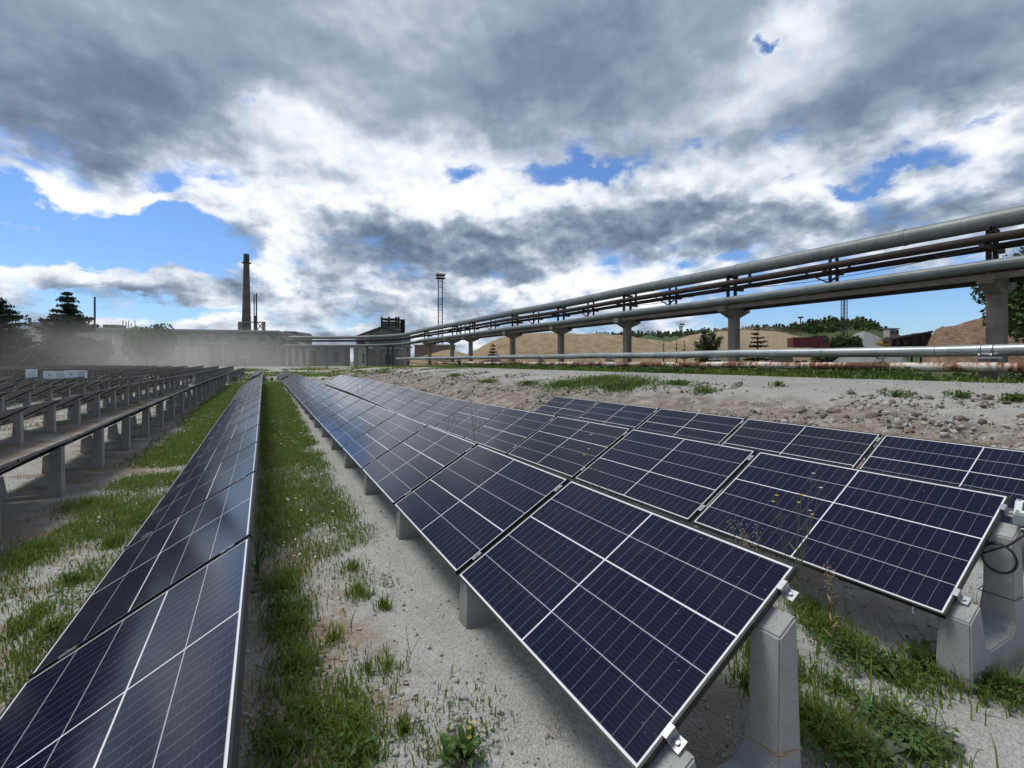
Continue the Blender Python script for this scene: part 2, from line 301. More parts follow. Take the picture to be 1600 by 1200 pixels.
# ---------------------------------------------------------------- mesh helpers
class MB:
    def __init__(s): s.v=[]; s.f=[]; s.mi=[]
    def add(s,vs,fs,mi=0):
        b=len(s.v); s.v+= [tuple(v) for v in vs]; s.f+=[tuple(b+i for i in f) for f in fs]; s.mi+=[mi]*len(fs)
    def box(s,c,d,rot=None,mi=0):
        x,y,z=[q/2 for q in d]
        vs=[Vector((sx*x,sy*y,sz*z)) for sz in(-1,1) for sy in(-1,1) for sx in(-1,1)]
        if rot is not None: vs=[rot@q for q in vs]
        c=Vector(c); s.add([q+c for q in vs],[(0,2,3,1),(4,5,7,6),(0,1,5,4),(2,6,7,3),(0,4,6,2),(1,3,7,5)],mi)
    def tube(s,pts,r,n=10,cap=True,mi=0):
        pts=[Vector(p) for p in pts]; rs=r if isinstance(r,(list,tuple)) else [r]*len(pts); vs=[]; up=Vector((0,0,1))
        for i,p in enumerate(pts):
            t=(pts[min(i+1,len(pts)-1)]-pts[max(i-1,0)]).normalized()
            a=t.cross(up if abs(t.z)<.95 else Vector((1,0,0))).normalized(); b=a.cross(t)
            vs+=[p+(a*math.cos(2*math.pi*j/n)+b*math.sin(2*math.pi*j/n))*rs[i] for j in range(n)]
        fs=[(i*n+j,i*n+(j+1)%n,(i+1)*n+(j+1)%n,(i+1)*n+j) for i in range(len(pts)-1) for j in range(n)]
        if cap: fs+=[tuple(range(n))[::-1],tuple((len(pts)-1)*n+j for j in range(n))]
        s.add(vs,fs,mi)
    def bar(s,a,b,wd,mi=0):
        a,b=Vector(a),Vector(b); t=b-a; q=t.to_track_quat('Z','Y').to_matrix(); s.box((a+b)/2,(wd,wd,t.length),q,mi)
    def prism(s,poly,axis_pts,mi=0):
        """poly: list of (x,z); extruded between two y values"""
        y0,y1=axis_pts; n=len(poly)
        vs=[(x,y0,z) for x,z in poly]+[(x,y1,z) for x,z in poly]
        s.add(vs,[tuple(range(n)),tuple(range(2*n-1,n-1,-1))]+[(i,i+n,(i+1)%n+n,(i+1)%n) for i in range(n)],mi)
    def mesh(s,name,mats,smooth_=False):
        me=bpy.data.meshes.new(name); me.from_pydata(s.v,[],s.f); me.validate()
        for m in (mats if isinstance(mats,(list,tuple)) else [mats]): me.materials.append(M[m] if isinstance(m,str) else m)
        if any(s.mi) and len(me.polygons)==len(s.mi): me.polygons.foreach_set('material_index',s.mi)
        bm=bmesh.new(); bm.from_mesh(me); bmesh.ops.recalc_face_normals(bm,faces=bm.faces); bm.to_mesh(me); bm.free()
        if smooth_:
            me.polygons.foreach_set('use_smooth',[True]*len(me.polygons)); me.set_sharp_from_angle(angle=R(40))
        return me
    def build(s,name,mats,parent=None,smooth_=False): return link(name,s.mesh(name,mats,smooth_),parent)
def link(name,me,parent=None,loc=None):
    o=bpy.data.objects.new(name,me); COL.objects.link(o)
    if parent: o.parent=parent
    if loc is not None: o.location=loc
    return o
def tag(o,label=None,cat=None,group=None,kind=None):
    if label: o['label']=label
    if cat: o['category']=cat
    if group: o['group']=group
    if kind: o['kind']=kind
    return o
def empty(name,loc,rz=0,rot=None):
    o=bpy.data.objects.new(name,None); COL.objects.link(o); o.location=loc; o.rotation_euler=rot or (0,0,rz); o.empty_display_size=.1; return o
def fastmesh(name,V,Fq,matname):
    """V (n,3) array, Fq list of (array (m,k)) of faces with k corners"""
    me=bpy.data.meshes.new(name); nv=len(V); me.vertices.add(nv); me.vertices.foreach_set('co',np.asarray(V,dtype=np.float32).ravel())
    loops=np.concatenate([f.ravel() for f in Fq]); tot=np.concatenate([np.full(len(f),f.shape[1]) for f in Fq]); st=np.concatenate([[0],np.cumsum(tot)[:-1]])
    me.loops.add(len(loops)); me.loops.foreach_set('vertex_index',loops.astype(np.int32))
    me.polygons.add(len(tot)); me.polygons.foreach_set('loop_start',st.astype(np.int32)); me.polygons.foreach_set('loop_total',tot.astype(np.int32))
    me.update(calc_edges=True); me.materials.append(M[matname]); return me
ORD=['','first','second','third','fourth','fifth','sixth','seventh','eighth','ninth','tenth','eleventh','twelfth','thirteenth','fourteenth','fifteenth','sixteenth','seventeenth','eighteenth','nineteenth']
def ordw(n):
    if n<20: return ORD[n]
    t,u=divmod(n,10); T={0:'',1:'',2:'twent',3:'thirt',4:'fort',5:'fift',6:'sixt',7:'sevent',8:'eight'}[t]
    return T+'ieth' if u==0 else T+'y-'+ORD[u]
# ---------------------------------------------------------------- terrain
BASE=[(-50,0),(8,0),(15,.04),(22,.10),(38,.10),(76,.20),(95,.40),(112,.66),(4000,.66)]
def gz0(X,Y):
    b=interp(BASE,Y)
    pz=1.22 if Y<45 else 1.22-(1.22-max(b,.6))*smooth(45,95,Y)
    edge=7.25+.5*noise.noise(Vector((0,Y*.25,3)))
    t=.35*smooth(edge-.6,edge+1.6,X)+.65*smooth(edge+.2,edge+6.0,X)
    z=b*(1-t)+pz*t
    return z
def gz(X,Y):
    z=gz0(X,Y)
    if -40<X<40 and -5<Y<90:
        z+=.018*noise.noise(Vector((X*1.3,Y*1.3,0)))+.008*noise.noise(Vector((X*5,Y*5,1)))
        t=smooth(6.9,7.8,X)*(1-smooth(10.4,12.2,X))*(1-smooth(60,80,Y))
        if t>0:
            v=noise.fractal(Vector((X*.8,Y*.8,5)),1.0,2.0,5); v2=abs(noise.fractal(Vector((X*2.6,Y*2.6,9)),.9,2.0,4))
            z+=t*(.10*v+.10*v2)
        t2=smooth(12,13,X)*(1-smooth(17.5,19,X)); z+=.03*t2*noise.noise(Vector((X*.5,Y*.5,8)))
        t3=smooth(18.3,19.2,X)
        z-=t3*.10*(1-smooth(50,80,Y))
    return z
def axis(lo,hi,step,far,grow):
    a=list(np.arange(lo,hi,step)); s=step
    while a[-1]<far: s*=grow; a.append(a[-1]+s)
    s=step; b=[]; x=lo
    while x>-far: s*=grow; x-=s; b.append(x)
    return np.array(b[::-1]+a)
xs=axis(-3,13,.085,3500,1.09); ys=axis(-.4,15,.085,3500,1.06); ys=ys[ys>-60]
GX,GY=np.meshgrid(xs,ys); V=np.stack([GX.ravel(),GY.ravel(),np.zeros(GX.size)],1)
for i in range(len(V)): V[i,2]=gz(V[i,0],V[i,1])
nx=len(xs); ii=(np.arange(len(ys)-1)[:,None]*nx+np.arange(nx-1)[None,:]).ravel()
gm=fastmesh('ground',V,[np.stack([ii,ii+1,ii+nx+1,ii+nx],1)],'ground'); gm.polygons.foreach_set('use_smooth',[True]*len(gm.polygons))
tag(link('ground',gm),'pale gravelly ground with brown soil patches and a rubble bank',kind='structure')

# ---------------------------------------------------------------- solar panels
TILT=R(29.7); PITCH=1.797; TH=.030
ct,st_=math.cos(TILT),math.sin(TILT)
def Rt(): return Matrix(((ct,0,-st_),(0,1,0),(st_,0,ct)))    # local x = up slope, z = normal
# local frame: origin at centre of high edge; x = -PW..0 , y = 0..PL
def panel_meshes():
    f=MB(); lip=.011
    f.box((-lip/2,PL/2,-TH/2),(lip,PL,TH)); f.box((-PW+lip/2,PL/2,-TH/2),(lip,PL,TH))
    f.box((-PW/2,lip/2,-TH/2),(PW-2*lip,lip,TH)); f.box((-PW/2,PL-lip/2,-TH/2),(PW-2*lip,lip,TH))
    # lower return flange of the frame
    f.box((-lip-.012,PL/2,-TH+.001),(.024,PL-2*lip,.002)); f.box((-PW+lip+.012,PL/2,-TH+.001),(.024,PL-2*lip,.002))
    frame=f.mesh('frame','black_frame')
    outs=[]
    for flip in (0,1):
        me=bpy.data.meshes.new('cell_sheet'); x0,x1,y0,y1=-PW+lip,-lip,lip,PL-lip; z=-.0025
        me.from_pydata([(x0,y0,z),(x1,y0,z),(x1,y1,z),(x0,y1,z),(x0,y0,z-.004),(x1,y0,z-.004),(x1,y1,z-.004),(x0,y1,z-.004)],[],[(0,1,2,3),(7,6,5,4)])
        uvl=me.uv_layers.new(name='UVMap'); VL,UL=x1-x0,y1-y0
        pts=[(0,0),(0,VL),(UL,VL),(UL,0)]
        if flip: pts=[(UL-a,VL-b) for a,b in pts]
        for i,(a,b) in enumerate(pts): uvl.data[i].uv=(a,b)
        me.materials.append(M['panel_cells']); me.materials.append(M['back_sheet_white']); me.polygons[1].material_index=1
        outs.append(me)
    j=MB(); j.box((-PW+.25,PL/2,-.020),(.07,.22,.022))
    return frame,outs,j.mesh('junction_box','black_cable')
FRAME,CELLS,JBOX=panel_meshes()
# clamps + stand
def stand_mesh():
    """concrete U-stand: local x=0 at low edge of panel, panel underside at z=zl+x*tan"""
    b=MB(); zl=.345-TH/ct-.012; tn=math.tan(TILT)
    prof=lambda k: None
    x0,x1,x2,x3=.06,.185,.685,.80
    def u(x): return zl+x*tn
    base=-.35; bt=.13
    y=.070; yb=.088
    # low post, beam, tall post as one closed outline; lower part flares in y
    poly=[(x0-.03,base),(x3+.01,base),(x3+.006,.10),(x3,u(x3)),(x2,u(x2)),(x2-.005,.36),(x2-.03,bt+.05),(x2-.09,bt),(x1+.10,bt),(x1+.04,bt+.03),(x1+.01,u(x1)),(x0,u(x0))]
    def yw(z): return y if z>.42 else y+ (yb-y)*smooth(.42,.14,z) if z<.42 else y
    n=len(poly); vs=[(px,-(y+ (yb-y)*(1-smooth(.10,.36,pz))),pz) for px,pz in poly]+[(px,(y+(yb-y)*(1-smooth(.10,.36,pz))),pz) for px,pz in poly]
    # split into convex-ish prisms for clean faces
    def seg(idx):
        m=len(idx); q=[vs[i] for i in idx]+[vs[i+n] for i in idx]
        b.add(q,[tuple(range(m)),tuple(range(2*m-1,m-1,-1))]+[(i,i+m,(i+1)%m+m,(i+1)%m) for i in range(m)])
    f=[tuple(range(n)),tuple(range(2*n-1,n-1,-1))]+[(i,i+n,(i+1)%n+n,(i+1)%n) for i in range(n)]
    b.add(vs,f)
    me=b.mesh('block','stand_concrete')
    bm=bmesh.new(); bm.from_mesh(me); bmesh.ops.triangulate(bm,faces=[f for f in bm.faces if len(f.verts)>4])
    es=[e for e in bm.edges if len(e.link_faces)==2 and e.calc_face_angle()>R(28)]
    bmesh.ops.bevel(bm,geom=es,offset=.008,segments=2,affect='EDGES'); bm.to_mesh(me); bm.free()
    for p in me.polygons: p.use_smooth=True
    me.set_sharp_from_angle(angle=R(35))
    return me
STAND=stand_mesh()
def clamp_mesh():
    m=MB(); m.box((0,0,.004),(.075,.030,.006)); m.box((0,.0,-.020),(.075,.012,.045)); m.tube([(0,0,.006),(0,0,.014)],.008,6); return m.mesh('clamp','aluminium')
def endclamp_mesh():
    m=MB(); m.box((0,.004,.004),(.055,.022,.004)); m.box((0,-.009,-.017),(.055,.004,.045)); m.box((0,-.028,-.040),(.055,.042,.004)); m.tube([(0,-.028,-.038),(0,-.028,-.029)],.009,6); return m.mesh('clamp','aluminium')
CLAMP=clamp_mesh(); ECLAMP=endclamp_mesh()
# rows: name phrase, X of high edge, first Y, table of high-edge heights, sections [(k0,k1)]
LZ=[(0,.80),(8,.806),(11,.86),(15,.89),(22,.975),(30,.985),(38,.972),(45,.98),(76,1.07),(95,1.2),(120,1.3)]
rows=[dict(X=2.127,Y0=1.27,z=[(0,.897),(22,.89),(29,.922),(36,.88),(42.6,.80),(43.7,.82),(46,.86),(56,1.03)],sec=[(0,23),(24,30)],ph='the long middle row'),
 dict(X=4.321,Y0=1.19,z=[(0,.946),(5,.93),(9,.895),(12,.875),(16,.93),(22,1.0),(32,.975)],sec=[(0,17)],ph='the row behind the middle one'),
 dict(X=6.576,Y0=1.12,z=[(0,.95),(12,.945)],sec=[(-1,5)],ph='the short row beside the rubble'),
 dict(X=-.0725,Y0=1.347,z=[(0,.807),(8,.82),(14,.905),(19,.935),(24,1.03),(29,1.10),(34,1.03),(39,.94),(43,1.0),(60,1.12)],sec=[(-1,21),(23,33)],ph='the row beside the grass strip')]
LN=17
for n in range(1,LN+1):
    X=-.0725-2.197*n; Yv=max(1.347,6.4*n-3.6); k0=int((Yv-1.347)//PITCH)
    rows.append(dict(X=X,Y0=1.347,z=[(a,b+.012*math.sin(n*2.3+a*.12)) for a,b in LZ],sec=([(k0,21)] if k0<21 else [])+[(max(23,k0),42 if n==1 else 52+max(0,int((n-6)*1.5)))],ph='the %s row beyond the grass'%ordw(n),left=n))
units=[]; stands=[]
for ri,r in enumerate(rows):
    for (a,b) in r['sec']:
        if b<=a: continue
        for k in range(a,b):
            y=r['Y0']+k*PITCH; z0=interp(r['z'],y); z1=interp(r['z'],y+PL)
            units.append((math.hypot(r['X'],max(y,0)),ri,k,r['X'],y,z0,math.atan2(z1-z0,PL),k-a+1))
        for k in range(a,b+1):
            y=r['Y0']+k*PITCH-.0215; z0=interp(r['z'],y)
            stands.append((math.hypot(r['X'],max(y,0)),ri,k,r['X']-PW*ct,y,z0-.897+(-.0),(k==a)*1+(k==b)*2,k-a+1))
units.sort(); stands.sort()
def prot(sl): return (Matrix.Rotation(sl,3,'X')@Rt()).to_euler()
def labels(ri,r,k):
    if 'left' in r:
        n=ordw(k-r['sec'][0][0]+1); q='%s from the picture edge, %s'%(n,r['ph'].replace('the ',''  ,1).replace('the grass','the grass'))
        return 'dark solar panel back, '+q,'grey concrete stand, '+q
    if (ri==0 and k>=24) or (ri==3 and k>=23):
        n=ordw(k-22 if ri==3 else k-23); q='%s past the gap in %s'%(n,r['ph'])
        return 'small far solar panel, '+q,'small far stand, '+q
    q='%s from the near end of %s'%(ordw(k+1),r['ph'])
    st='tall concrete stand with a yellow strap, at the near end of the long middle row' if (ri==0 and k==0) else 'concrete stand, '+q
    return 'white-lined solar panel, '+q,st
seen={}
rest=MB(); rest_uv=[]
for i,(dd,ri,k,X,y,z0,sl,cnt) in enumerate(units):
    r=rows[ri]; eu=prot(sl)
    if i<296:
        hidden=(ri==3 and k<0) or (ri==2 and k<0)
        if hidden: continue
        e=empty('solar_panel',(X,y,z0),rot=eu); e.name='solar_panel'
        lab=labels(ri,r,k)[0]
        tag(e,lab,'solar panel','solar panels in rows on concrete stands')
        link('frame',FRAME,e); link('cell_sheet',CELLS[k%2],e)
        if 'left' in r and r['left']<6: link('junction_box',JBOX,e)
    else:
        mt=Matrix.Translation((X,y,z0))@eu.to_matrix().to_4x4(); lz=-.004
        cs=[mt@Vector(p) for p in ((-PW,0,0),(0,0,0),(0,PL,0),(-PW,PL,0),(-PW,0,-TH),(0,0,-TH),(0,PL,-TH),(-PW,PL,-TH))]
        rest.add(cs,[(0,1,2,3)],0); rest.add(cs,[(7,6,5,4)],1); rest.add(cs,[(0,4,5,1),(1,5,6,2),(2,6,7,3),(3,7,4,0)],2)
ro=rest.build('distant_solar_panels',['panel_cells','back_sheet_white','black_frame']); tag(ro,'far dark panel rows massed before the factory','solar panels',kind='stuff')
uvl=ro.data.uv_layers.new(name='UVMap')
rs=MB()
for i,(dd,ri,k,X,y,z0,ends,cnt) in enumerate(stands):
    r=rows[ri]; z=z0
    if (ri==3 and k<0) or (ri==2 and k<0): continue
    if i<296:
        e=empty('concrete_stand',(X,y,z))
        lab=labels(ri,r,k)[1]
        tag(e,lab,'concrete stand','concrete stands under the solar panels')
        link('block',STAND,e)
        if dd<32 and not('left' in r and r['left']>3):
            for sx_ in (.165,.885):
                px_=sx_*PW*ct; pz_=.345+.009+sx_*PW*st_
                nearend=(ends&1)
                c=link('clamp',ECLAMP if nearend else CLAMP,e,(px_,.0215 if nearend else 0,pz_)); c.rotation_euler=Rt().to_euler()
        if k==0 and ri==0:
            s=MB(); yy=.0785
            for q,(za,zb) in enumerate(((.235,.205),(.222,.212))):
                hw=.084; x0_,x1_=.660,.808
                P=[(x0_-.0,-hw,za),(x1_,-hw,zb),(x1_,hw,za),(x0_,hw,zb),(x0_,-hw,za)]
                s.tube(P,.0022,5,False)
            s.build('strap','strap_yellow',e)
    else:
        b=MB(); 
        rs.box((X+.13,y,z+.10),(.14,.16,.40)); rs.box((X+.72,y,z+.32),(.13,.16,.80)); rs.box((X+.42,y,z-.02),(.6,.155,.2))
so_=rs.build('distant_stands','stand_concrete'); tag(so_,'far concrete stands massed under the distant panel rows','concrete stands',kind='stuff')
# ================================================================ PIPE BRIDGE
PZ=1.22
pillars=[(24.83,7.2,0),(24.6,18.4,0),(24.4,27.4,0),(24.4,36.4,0),(24.1,45.4,0),(23.8,56.5,0),(23.6,62.8,0),(24.6,76,1)]
def path_pts(lst): return [ud(u,d,z) for u,d,z in lst]
def pillar_mesh():
    s=MB(); s.box((0,0,1.1),(.42,.5,5.4)); sh=s.mesh('shaft','old_concrete')
    c=MB(); c.prism([(-.21,3.15),(.21,3.15),(1.12,3.52),(1.12,3.85),(-1.12,3.85),(-1.12,3.52)],(-.24,.24)); cp=c.mesh('cap','old_concrete')
    return sh,cp
SH,CP=pillar_mesh()
wordp=['nearest the edge of the picture, beside the tree','by the leafy bush','third along from the picture edge','fourth along from the picture edge','fifth along from the picture edge','sixth along, before the sand heap','seventh along, with dark braces','far one where the pipes bend']
for (X,Y,_),wd in zip(pillars,wordp):
    e=empty('concrete_pillar',(X,Y,PZ)); tag(e,'weathered concrete pillar with a flared cap, '+wd,'pillar','pillars carrying the pipes'); link('shaft',SH,e); link('cap',CP,e)
# far supports under the branch that crosses in front of the factory
for px,w_,wd in ((665,.45,'just before the bend'),(638,.4,'behind the bend'),(591,.8,'broad one left of the bend'),(556,.8,'broad one before the gabled shed')):
    p=at(px,565,97); zt=CAMH+25/F*97-.3
    b=MB(); b.box((0,0,zt/2-.1),(w_,.5,zt-.3)); e=empty('pipe_support',(p.x,p.y,.3)); e.rotation_euler=(0,0,-YAW)
    b.build('shaft','old_concrete',e); b=MB(); b.box((0,0,zt-.35),(w_+1.2,.6,.3)); b.build('cap','old_concrete',e)
    tag(e,'small far concrete support under the pipes, '+wd,'pipe support','supports under the far pipes')
for px,wd in ((614,'the nearer to the bend'),(606,'beside its twin'),(574,'under the middle of the branch'),(510,'standing alone on open ground')):
    p=at(px,565,99); zt=CAMH+25/F*99-.2
    b=MB(); b.box((p.x,p.y,zt/2+.2),(.3,.3,zt-.3)); b.box((p.x,p.y,.62),(.7,.7,.2)); b.box((p.x,p.y,zt),(1.0,.4,.15))
    tag(b.build('steel_post','steel_dark'),'thin dark steel post carrying the far pipes, '+wd,'post','steel posts under the far pipes')
# broad pier at the factory end
p=at(467,565,104); e=empty('pipe_pier',(p.x,p.y,.5)); e.rotation_euler=(0,0,-YAW); tag(e,'cluster of pale concrete columns at the factory end of the pipes','pier')
for dx_ in (-2.6,-1.2,.4,1.9): 
    b=MB(); b.box((dx_,0,2.1),(.6 if dx_>-2 else .35,.6,4.4)); b.build('column','pale_concrete',e)
b=MB(); b.box((0,0,4.5),(7.2,1.2,.5)); b.build('cap','old_concrete',e)
straight=lambda X,Y: (X*C_-Y*S_, X*S_+Y*C_)
def run(off,z,zfar,x_left=440,ystart=-6):
    pts=[]
    for Y in (ystart,7,18,27,36,45,56,66,76):
        X=24.4+off-(.25 if Y>40 else 0)-max(0,Y-60)*.01
        pts.append(Vector((X,Y,z+.02*math.sin(Y))))
    f=off*.6
    f=-f
    for u,d in ((-17.5-f*.3,85-f),(-21.5-f*.2,93-f),(-27.5,99.5-f),(-34.5,103-f)): 
        q=ud(u,d,zfar if d>98-f else (z+zfar)/2); pts.append(q)
    pts.append(ud((x_left-800)/F*(104-f),104-f,zfar))
    # round the corners
    out=[]
    for i in range(len(pts)-1):
        p0=pts[max(i-1,0)];p1=pts[i];p2=pts[i+1];p3=pts[min(i+2,len(pts)-1)]
        for t in (0,.25,.5,.75):
            out.append(.5*((2*p1)+(p2-p0)*t+(2*p0-5*p1+4*p2-p3)*t*t+(3*p1-3*p2+p3-p0)*t**3))
    out.append(pts[-1]); return out
def pipe(name,pts,r,m,label,cat='pipe',n=20,joints=0):
    e=empty(name,pts[0]); 
    loc=pts[0]; b=MB(); b.tube([p-loc for p in pts],r,n); o=b.build('pipe_run',m,e,True)
    if joints:
        acc=0; 
        for i in range(1,len(pts)-1):
            acc+=(pts[i]-pts[i-1]).length
            if acc>joints:
                acc=0; t=(pts[i+1]-pts[i]).normalized(); b=MB(); b.tube([pts[i]-loc-t*.05,pts[i]-loc+t*.05],r*1.05,n); b.build('flange',m,e,True)
    tag(e,label,cat,'pipes on the bridge' if 'bridge' in label else None); return e
pipe('overhead_pipe',run(0.0,7.15,7.15,452),.34,'painted_pipe','thick grey-green pipe running along the top of the bridge',joints=6)
pipe('overhead_pipe',run(-.55,6.38,6.45,452),.17,'dark_rust','dark rusty pipe under the thick top pipe on the bridge')
pipe('overhead_pipe',run(.35,6.20,6.3,452),.13,'dark_rust','thinner dark pipe beside the rusty one, upper bridge level')
pipe('overhead_pipe',run(-.95,5.33,5.35,445),.20,'painted_pipe','smooth grey-green pipe along the near side of the lower bridge deck',joints=6)
pipe('overhead_pipe',run(.75,5.38,5.35,445),.25,'rusty_pipe','flaking red-brown pipe behind the lower grey pipe on the bridge')
pipe('overhead_pipe',run(-.1,5.20,5.2,445),.10,'dark_rust','slim dark pipe in the middle of the lower bridge deck')
# steel deck
e=empty('pipe_bridge_frame',(24.4,0,PZ)); tag(e,'rusty steel beams, posts and brackets between the two levels of pipes','steel frame')
def bb(name,a,b_,w_,m='dark_rust'):
    q=MB(); q.bar(Vector(a)-Vector((24.4,0,PZ)),Vector(b_)-Vector((24.4,0,PZ)),w_); q.build(name,m,e)
for i in range(len(pillars)-1):
    (X0,Y0,_),(X1,Y1,_)=pillars[i],pillars[i+1]
    for ox in (-.75,.75): bb('deck_beam',(24.4+ox+ (X0-24.4)*.5,Y0-(12 if i==0 else 0),4.97),(24.4+ox+(X1-24.4)*.5,Y1,4.97),.22,'old_concrete' if ox<0 else 'dark_rust')
for i,(X,Y,_) in enumerate(pillars):
    ox=24.4 if i<5 else 24.0
    for dx_ in (-.32,.32): bb('post',(ox+dx_,Y,5.07),(ox+dx_,Y,6.85),.14)
    bb('cross_beam',(ox-1.0,Y,6.10),(ox+1.0,Y,6.10),.16); bb('cross_beam',(ox-.5,Y,6.80),(ox+.5,Y,6.80),.14)
    bb('hanger',(ox-.62,Y-1.6,6.1),(ox-.62,Y-1.6,6.85),.12)
    if i<6:
        Yn=pillars[i+1][1]; ym=(Y+Yn)/2
        for dx_ in (-.3,.3): bb('post',(ox+dx_,ym,5.2),(ox+dx_,ym,6.85),.11)
        bb('cross_beam',(ox-.9,ym,6.12),(ox+.8,ym,6.12),.12)
        bb('brace',(ox-.4,ym,5.6),(ox-.55,ym-1.0,6.2),.07); bb('brace',(ox-.4,ym,5.6),(ox-.55,ym+1.0,6.2),.07)
        bb('bracket',(ox-1.0,ym-1.1,5.15),(ox+.9,ym-.6,5.15),.10)
# thin sagging cables
for a,b_,s_,lb in ((( -.95,7),( -.95,18.4),.35,'thin slack cable under the upper pipes, span nearest the tree'),((-.95,18.4),(-.95,27.4),.3,'thin slack cable under the upper pipes, second span')):
    q=MB(); pts=[]
    for t in np.linspace(0,1,14): pts.append((24.4+a[0],a[1]+(b_[1]-a[1])*t,6.05-s_*4*t*(1-t)))
    q.tube(pts,.015,5); tag(q.build('sagging_cable','black_cable'),lb,'cable')
# ground pipes
def gpipe(X,z0,z1,r,m,lab,y0,y1,step=4,joints=0,dxn=0):
    pts=[Vector((X+.04*math.sin(Y*.21)+dxn*Y,Y,z0+(z1-z0)*(Y-y0)/(y1-y0)+.02*math.sin(Y*.5))) for Y in np.arange(y0,y1,step)]
    return pipe('ground_pipe',pts,r,m,lab,joints=joints),pts
g1,gp1=gpipe(22.0,2.19,2.36,.205,'silver_pipe','long smooth grey pipe on low supports in front of the pillars',-4,92,joints=13)
g2,gp2=gpipe(21.5,1.64,1.66,.155,'rusty_pipe','low rusty pipe with peeling white paint lying in the weeds',-4,56)
g3,gp3=gpipe(23.1,1.55,1.6,.12,'rusty_pipe','pale rusted pipe half hidden in weeds behind the long grey one',-4,80)
for i,Y in enumerate((6.6,17.6,26.6,36,45,56,68,80)):
    e=empty('pipe_saddle',(22.0,Y,PZ-.15)); b=MB(); b.box((0,0,.42),(.5,.34,.84)); b.build('footing','old_concrete',e)
    for dy in (-.13,.17):
        b=MB(); b.tube([(0,dy-.02,1.13),(0,dy+.03,1.13)],.225,18); b.build('collar','aluminium',e,True)
    b=MB(); b.box((-.0,0,.88),(.62,.5,.06)); b.build('plate','aluminium',e)
    tag(e,'pale clamp and footing under the long grey pipe, %s from the tree end'%ordw(i+1),'pipe support','clamps under the long grey pipe')
# ================================================================ BACKGROUND BUILDINGS
def frame_at(px,d,z=0): 
    p=at(px,565,d); return Vector((p.x,p.y,z))
# factory: facade from px -150 (d 104) to px 435 (d 122)
A=frame_at(-150,104,.3); B=frame_at(436,122,.3); L=(B-A).length; fa=math.atan2(B.y-A.y,B.x-A.x)
e=empty('factory',A,fa); tag(e,'long low concrete factory hall with a pale roof edge, half veiled in dust','building')
H_=CAMH-.3+7.6
b=MB(); b.box((L/2,15,H_/2),(L,30,H_)); b.build('wall','factory_wall',e)
b=MB(); b.box((L/2,-.15,H_+.2),(L+.4,1.0,.5)); b.build('fascia','pale_concrete',e)
b=MB(); b.box((L/2,15.3,H_+.30),(L,29,.3)); b.build('roof','roof_grey',e)
def fx(px):   # local x on the facade that shows at photo column px
    r=(px-800)/F; # solve A+t*(B-A) on ray
    dA=(A.x*C_-A.y*S_, A.x*S_+A.y*C_); dB=(B.x*C_-B.y*S_, B.x*S_+B.y*C_)
    t=(r*dA[1]-dA[0])/((dB[0]-dA[0])-r*(dB[1]-dA[1])); return t*L
def fz(px,py):
    t=fx(px)/L; d=104+(122-104)*t; return CAMH+(565-py)/F*d-.3
def fbox(name,x0,x1,y0,y1,m,dep=.3,out=.0):
    xa,xb=fx(x0),fx(x1); zb,za=fz((x0+x1)/2,y0),fz((x0+x1)/2,y1); b=MB(); b.box(((xa+xb)/2,-dep/2-out,(za+zb)/2),(abs(xb-xa),dep,zb-za)); return b.build(name,m,e)
for a_ in range(10,300,26): fbox('window',a_,a_+9,527,545,'window_dark',.06)
for a_ in (162,177,198,250,278): fbox('pilaster',a_,a_+4,524,574,'pale_concrete',.5)
fbox('pilaster',274,279,540,574,'pale_concrete',.3); fbox('door',290,311,542,572,'pale_concrete',.25); fbox('door',313,326,543,572,'pale_concrete',.35); fbox('door',330,352,545,572,'window_dark',.12)
o=fbox('canopy',317,363,535.5,538,'pale_concrete',2.4)
fbox('canopy_post',353,355,538,573,'pale_concrete',.4,2.0); fbox('canopy_post',358,359,548,573,'pale_concrete',.3,1.0)
fbox('window',374,385,527,532,'window_dark',.06); fbox('window',405,416,527,533,'window_dark',.06); fbox('door',366,385,560,571,'window_dark',.2)
fbox('brick_patch',334,350,521,527,'brick_red',.05); fbox('brick_patch',401,410,559,566,'brick_red',.4)
for a_ in (300,318,336,424): fbox('window',a_,a_+8,525,531,'window_dark',.06)
for a_ in (392,400,420): fbox('window',a_,a_+5,554,562,'window_dark',.06)
fbox('downpipe',371,372,519,572,'steel_dark',.2); fbox('downpipe',421.5,422.3,519,572,'steel_dark',.2)
fbox('sill_band',340,434,541,543,'old_concrete',.25); fbox('sill_band',360,434,550,552,'old_concrete',.35); fbox('gate_recess',412,432,545,549,'window_dark',.1)
# sloping lean-to at the end of the factory
e2=empty('lean_to',frame_at(436,122,.3),fa); tag(e2,'small lean-to with a white sloping roof edge against the factory end','building')
b=MB(); b.prism([(0.2,0),(6.2,0),(6.2,5.6),(0.2,8.0)],(3,20)); b.build('wall','old_concrete',e2); b=MB(); b.bar((.2,2.9,8.15),(6.6,2.9,5.6),.45); b.build('roof_edge','roof_grey',e2)
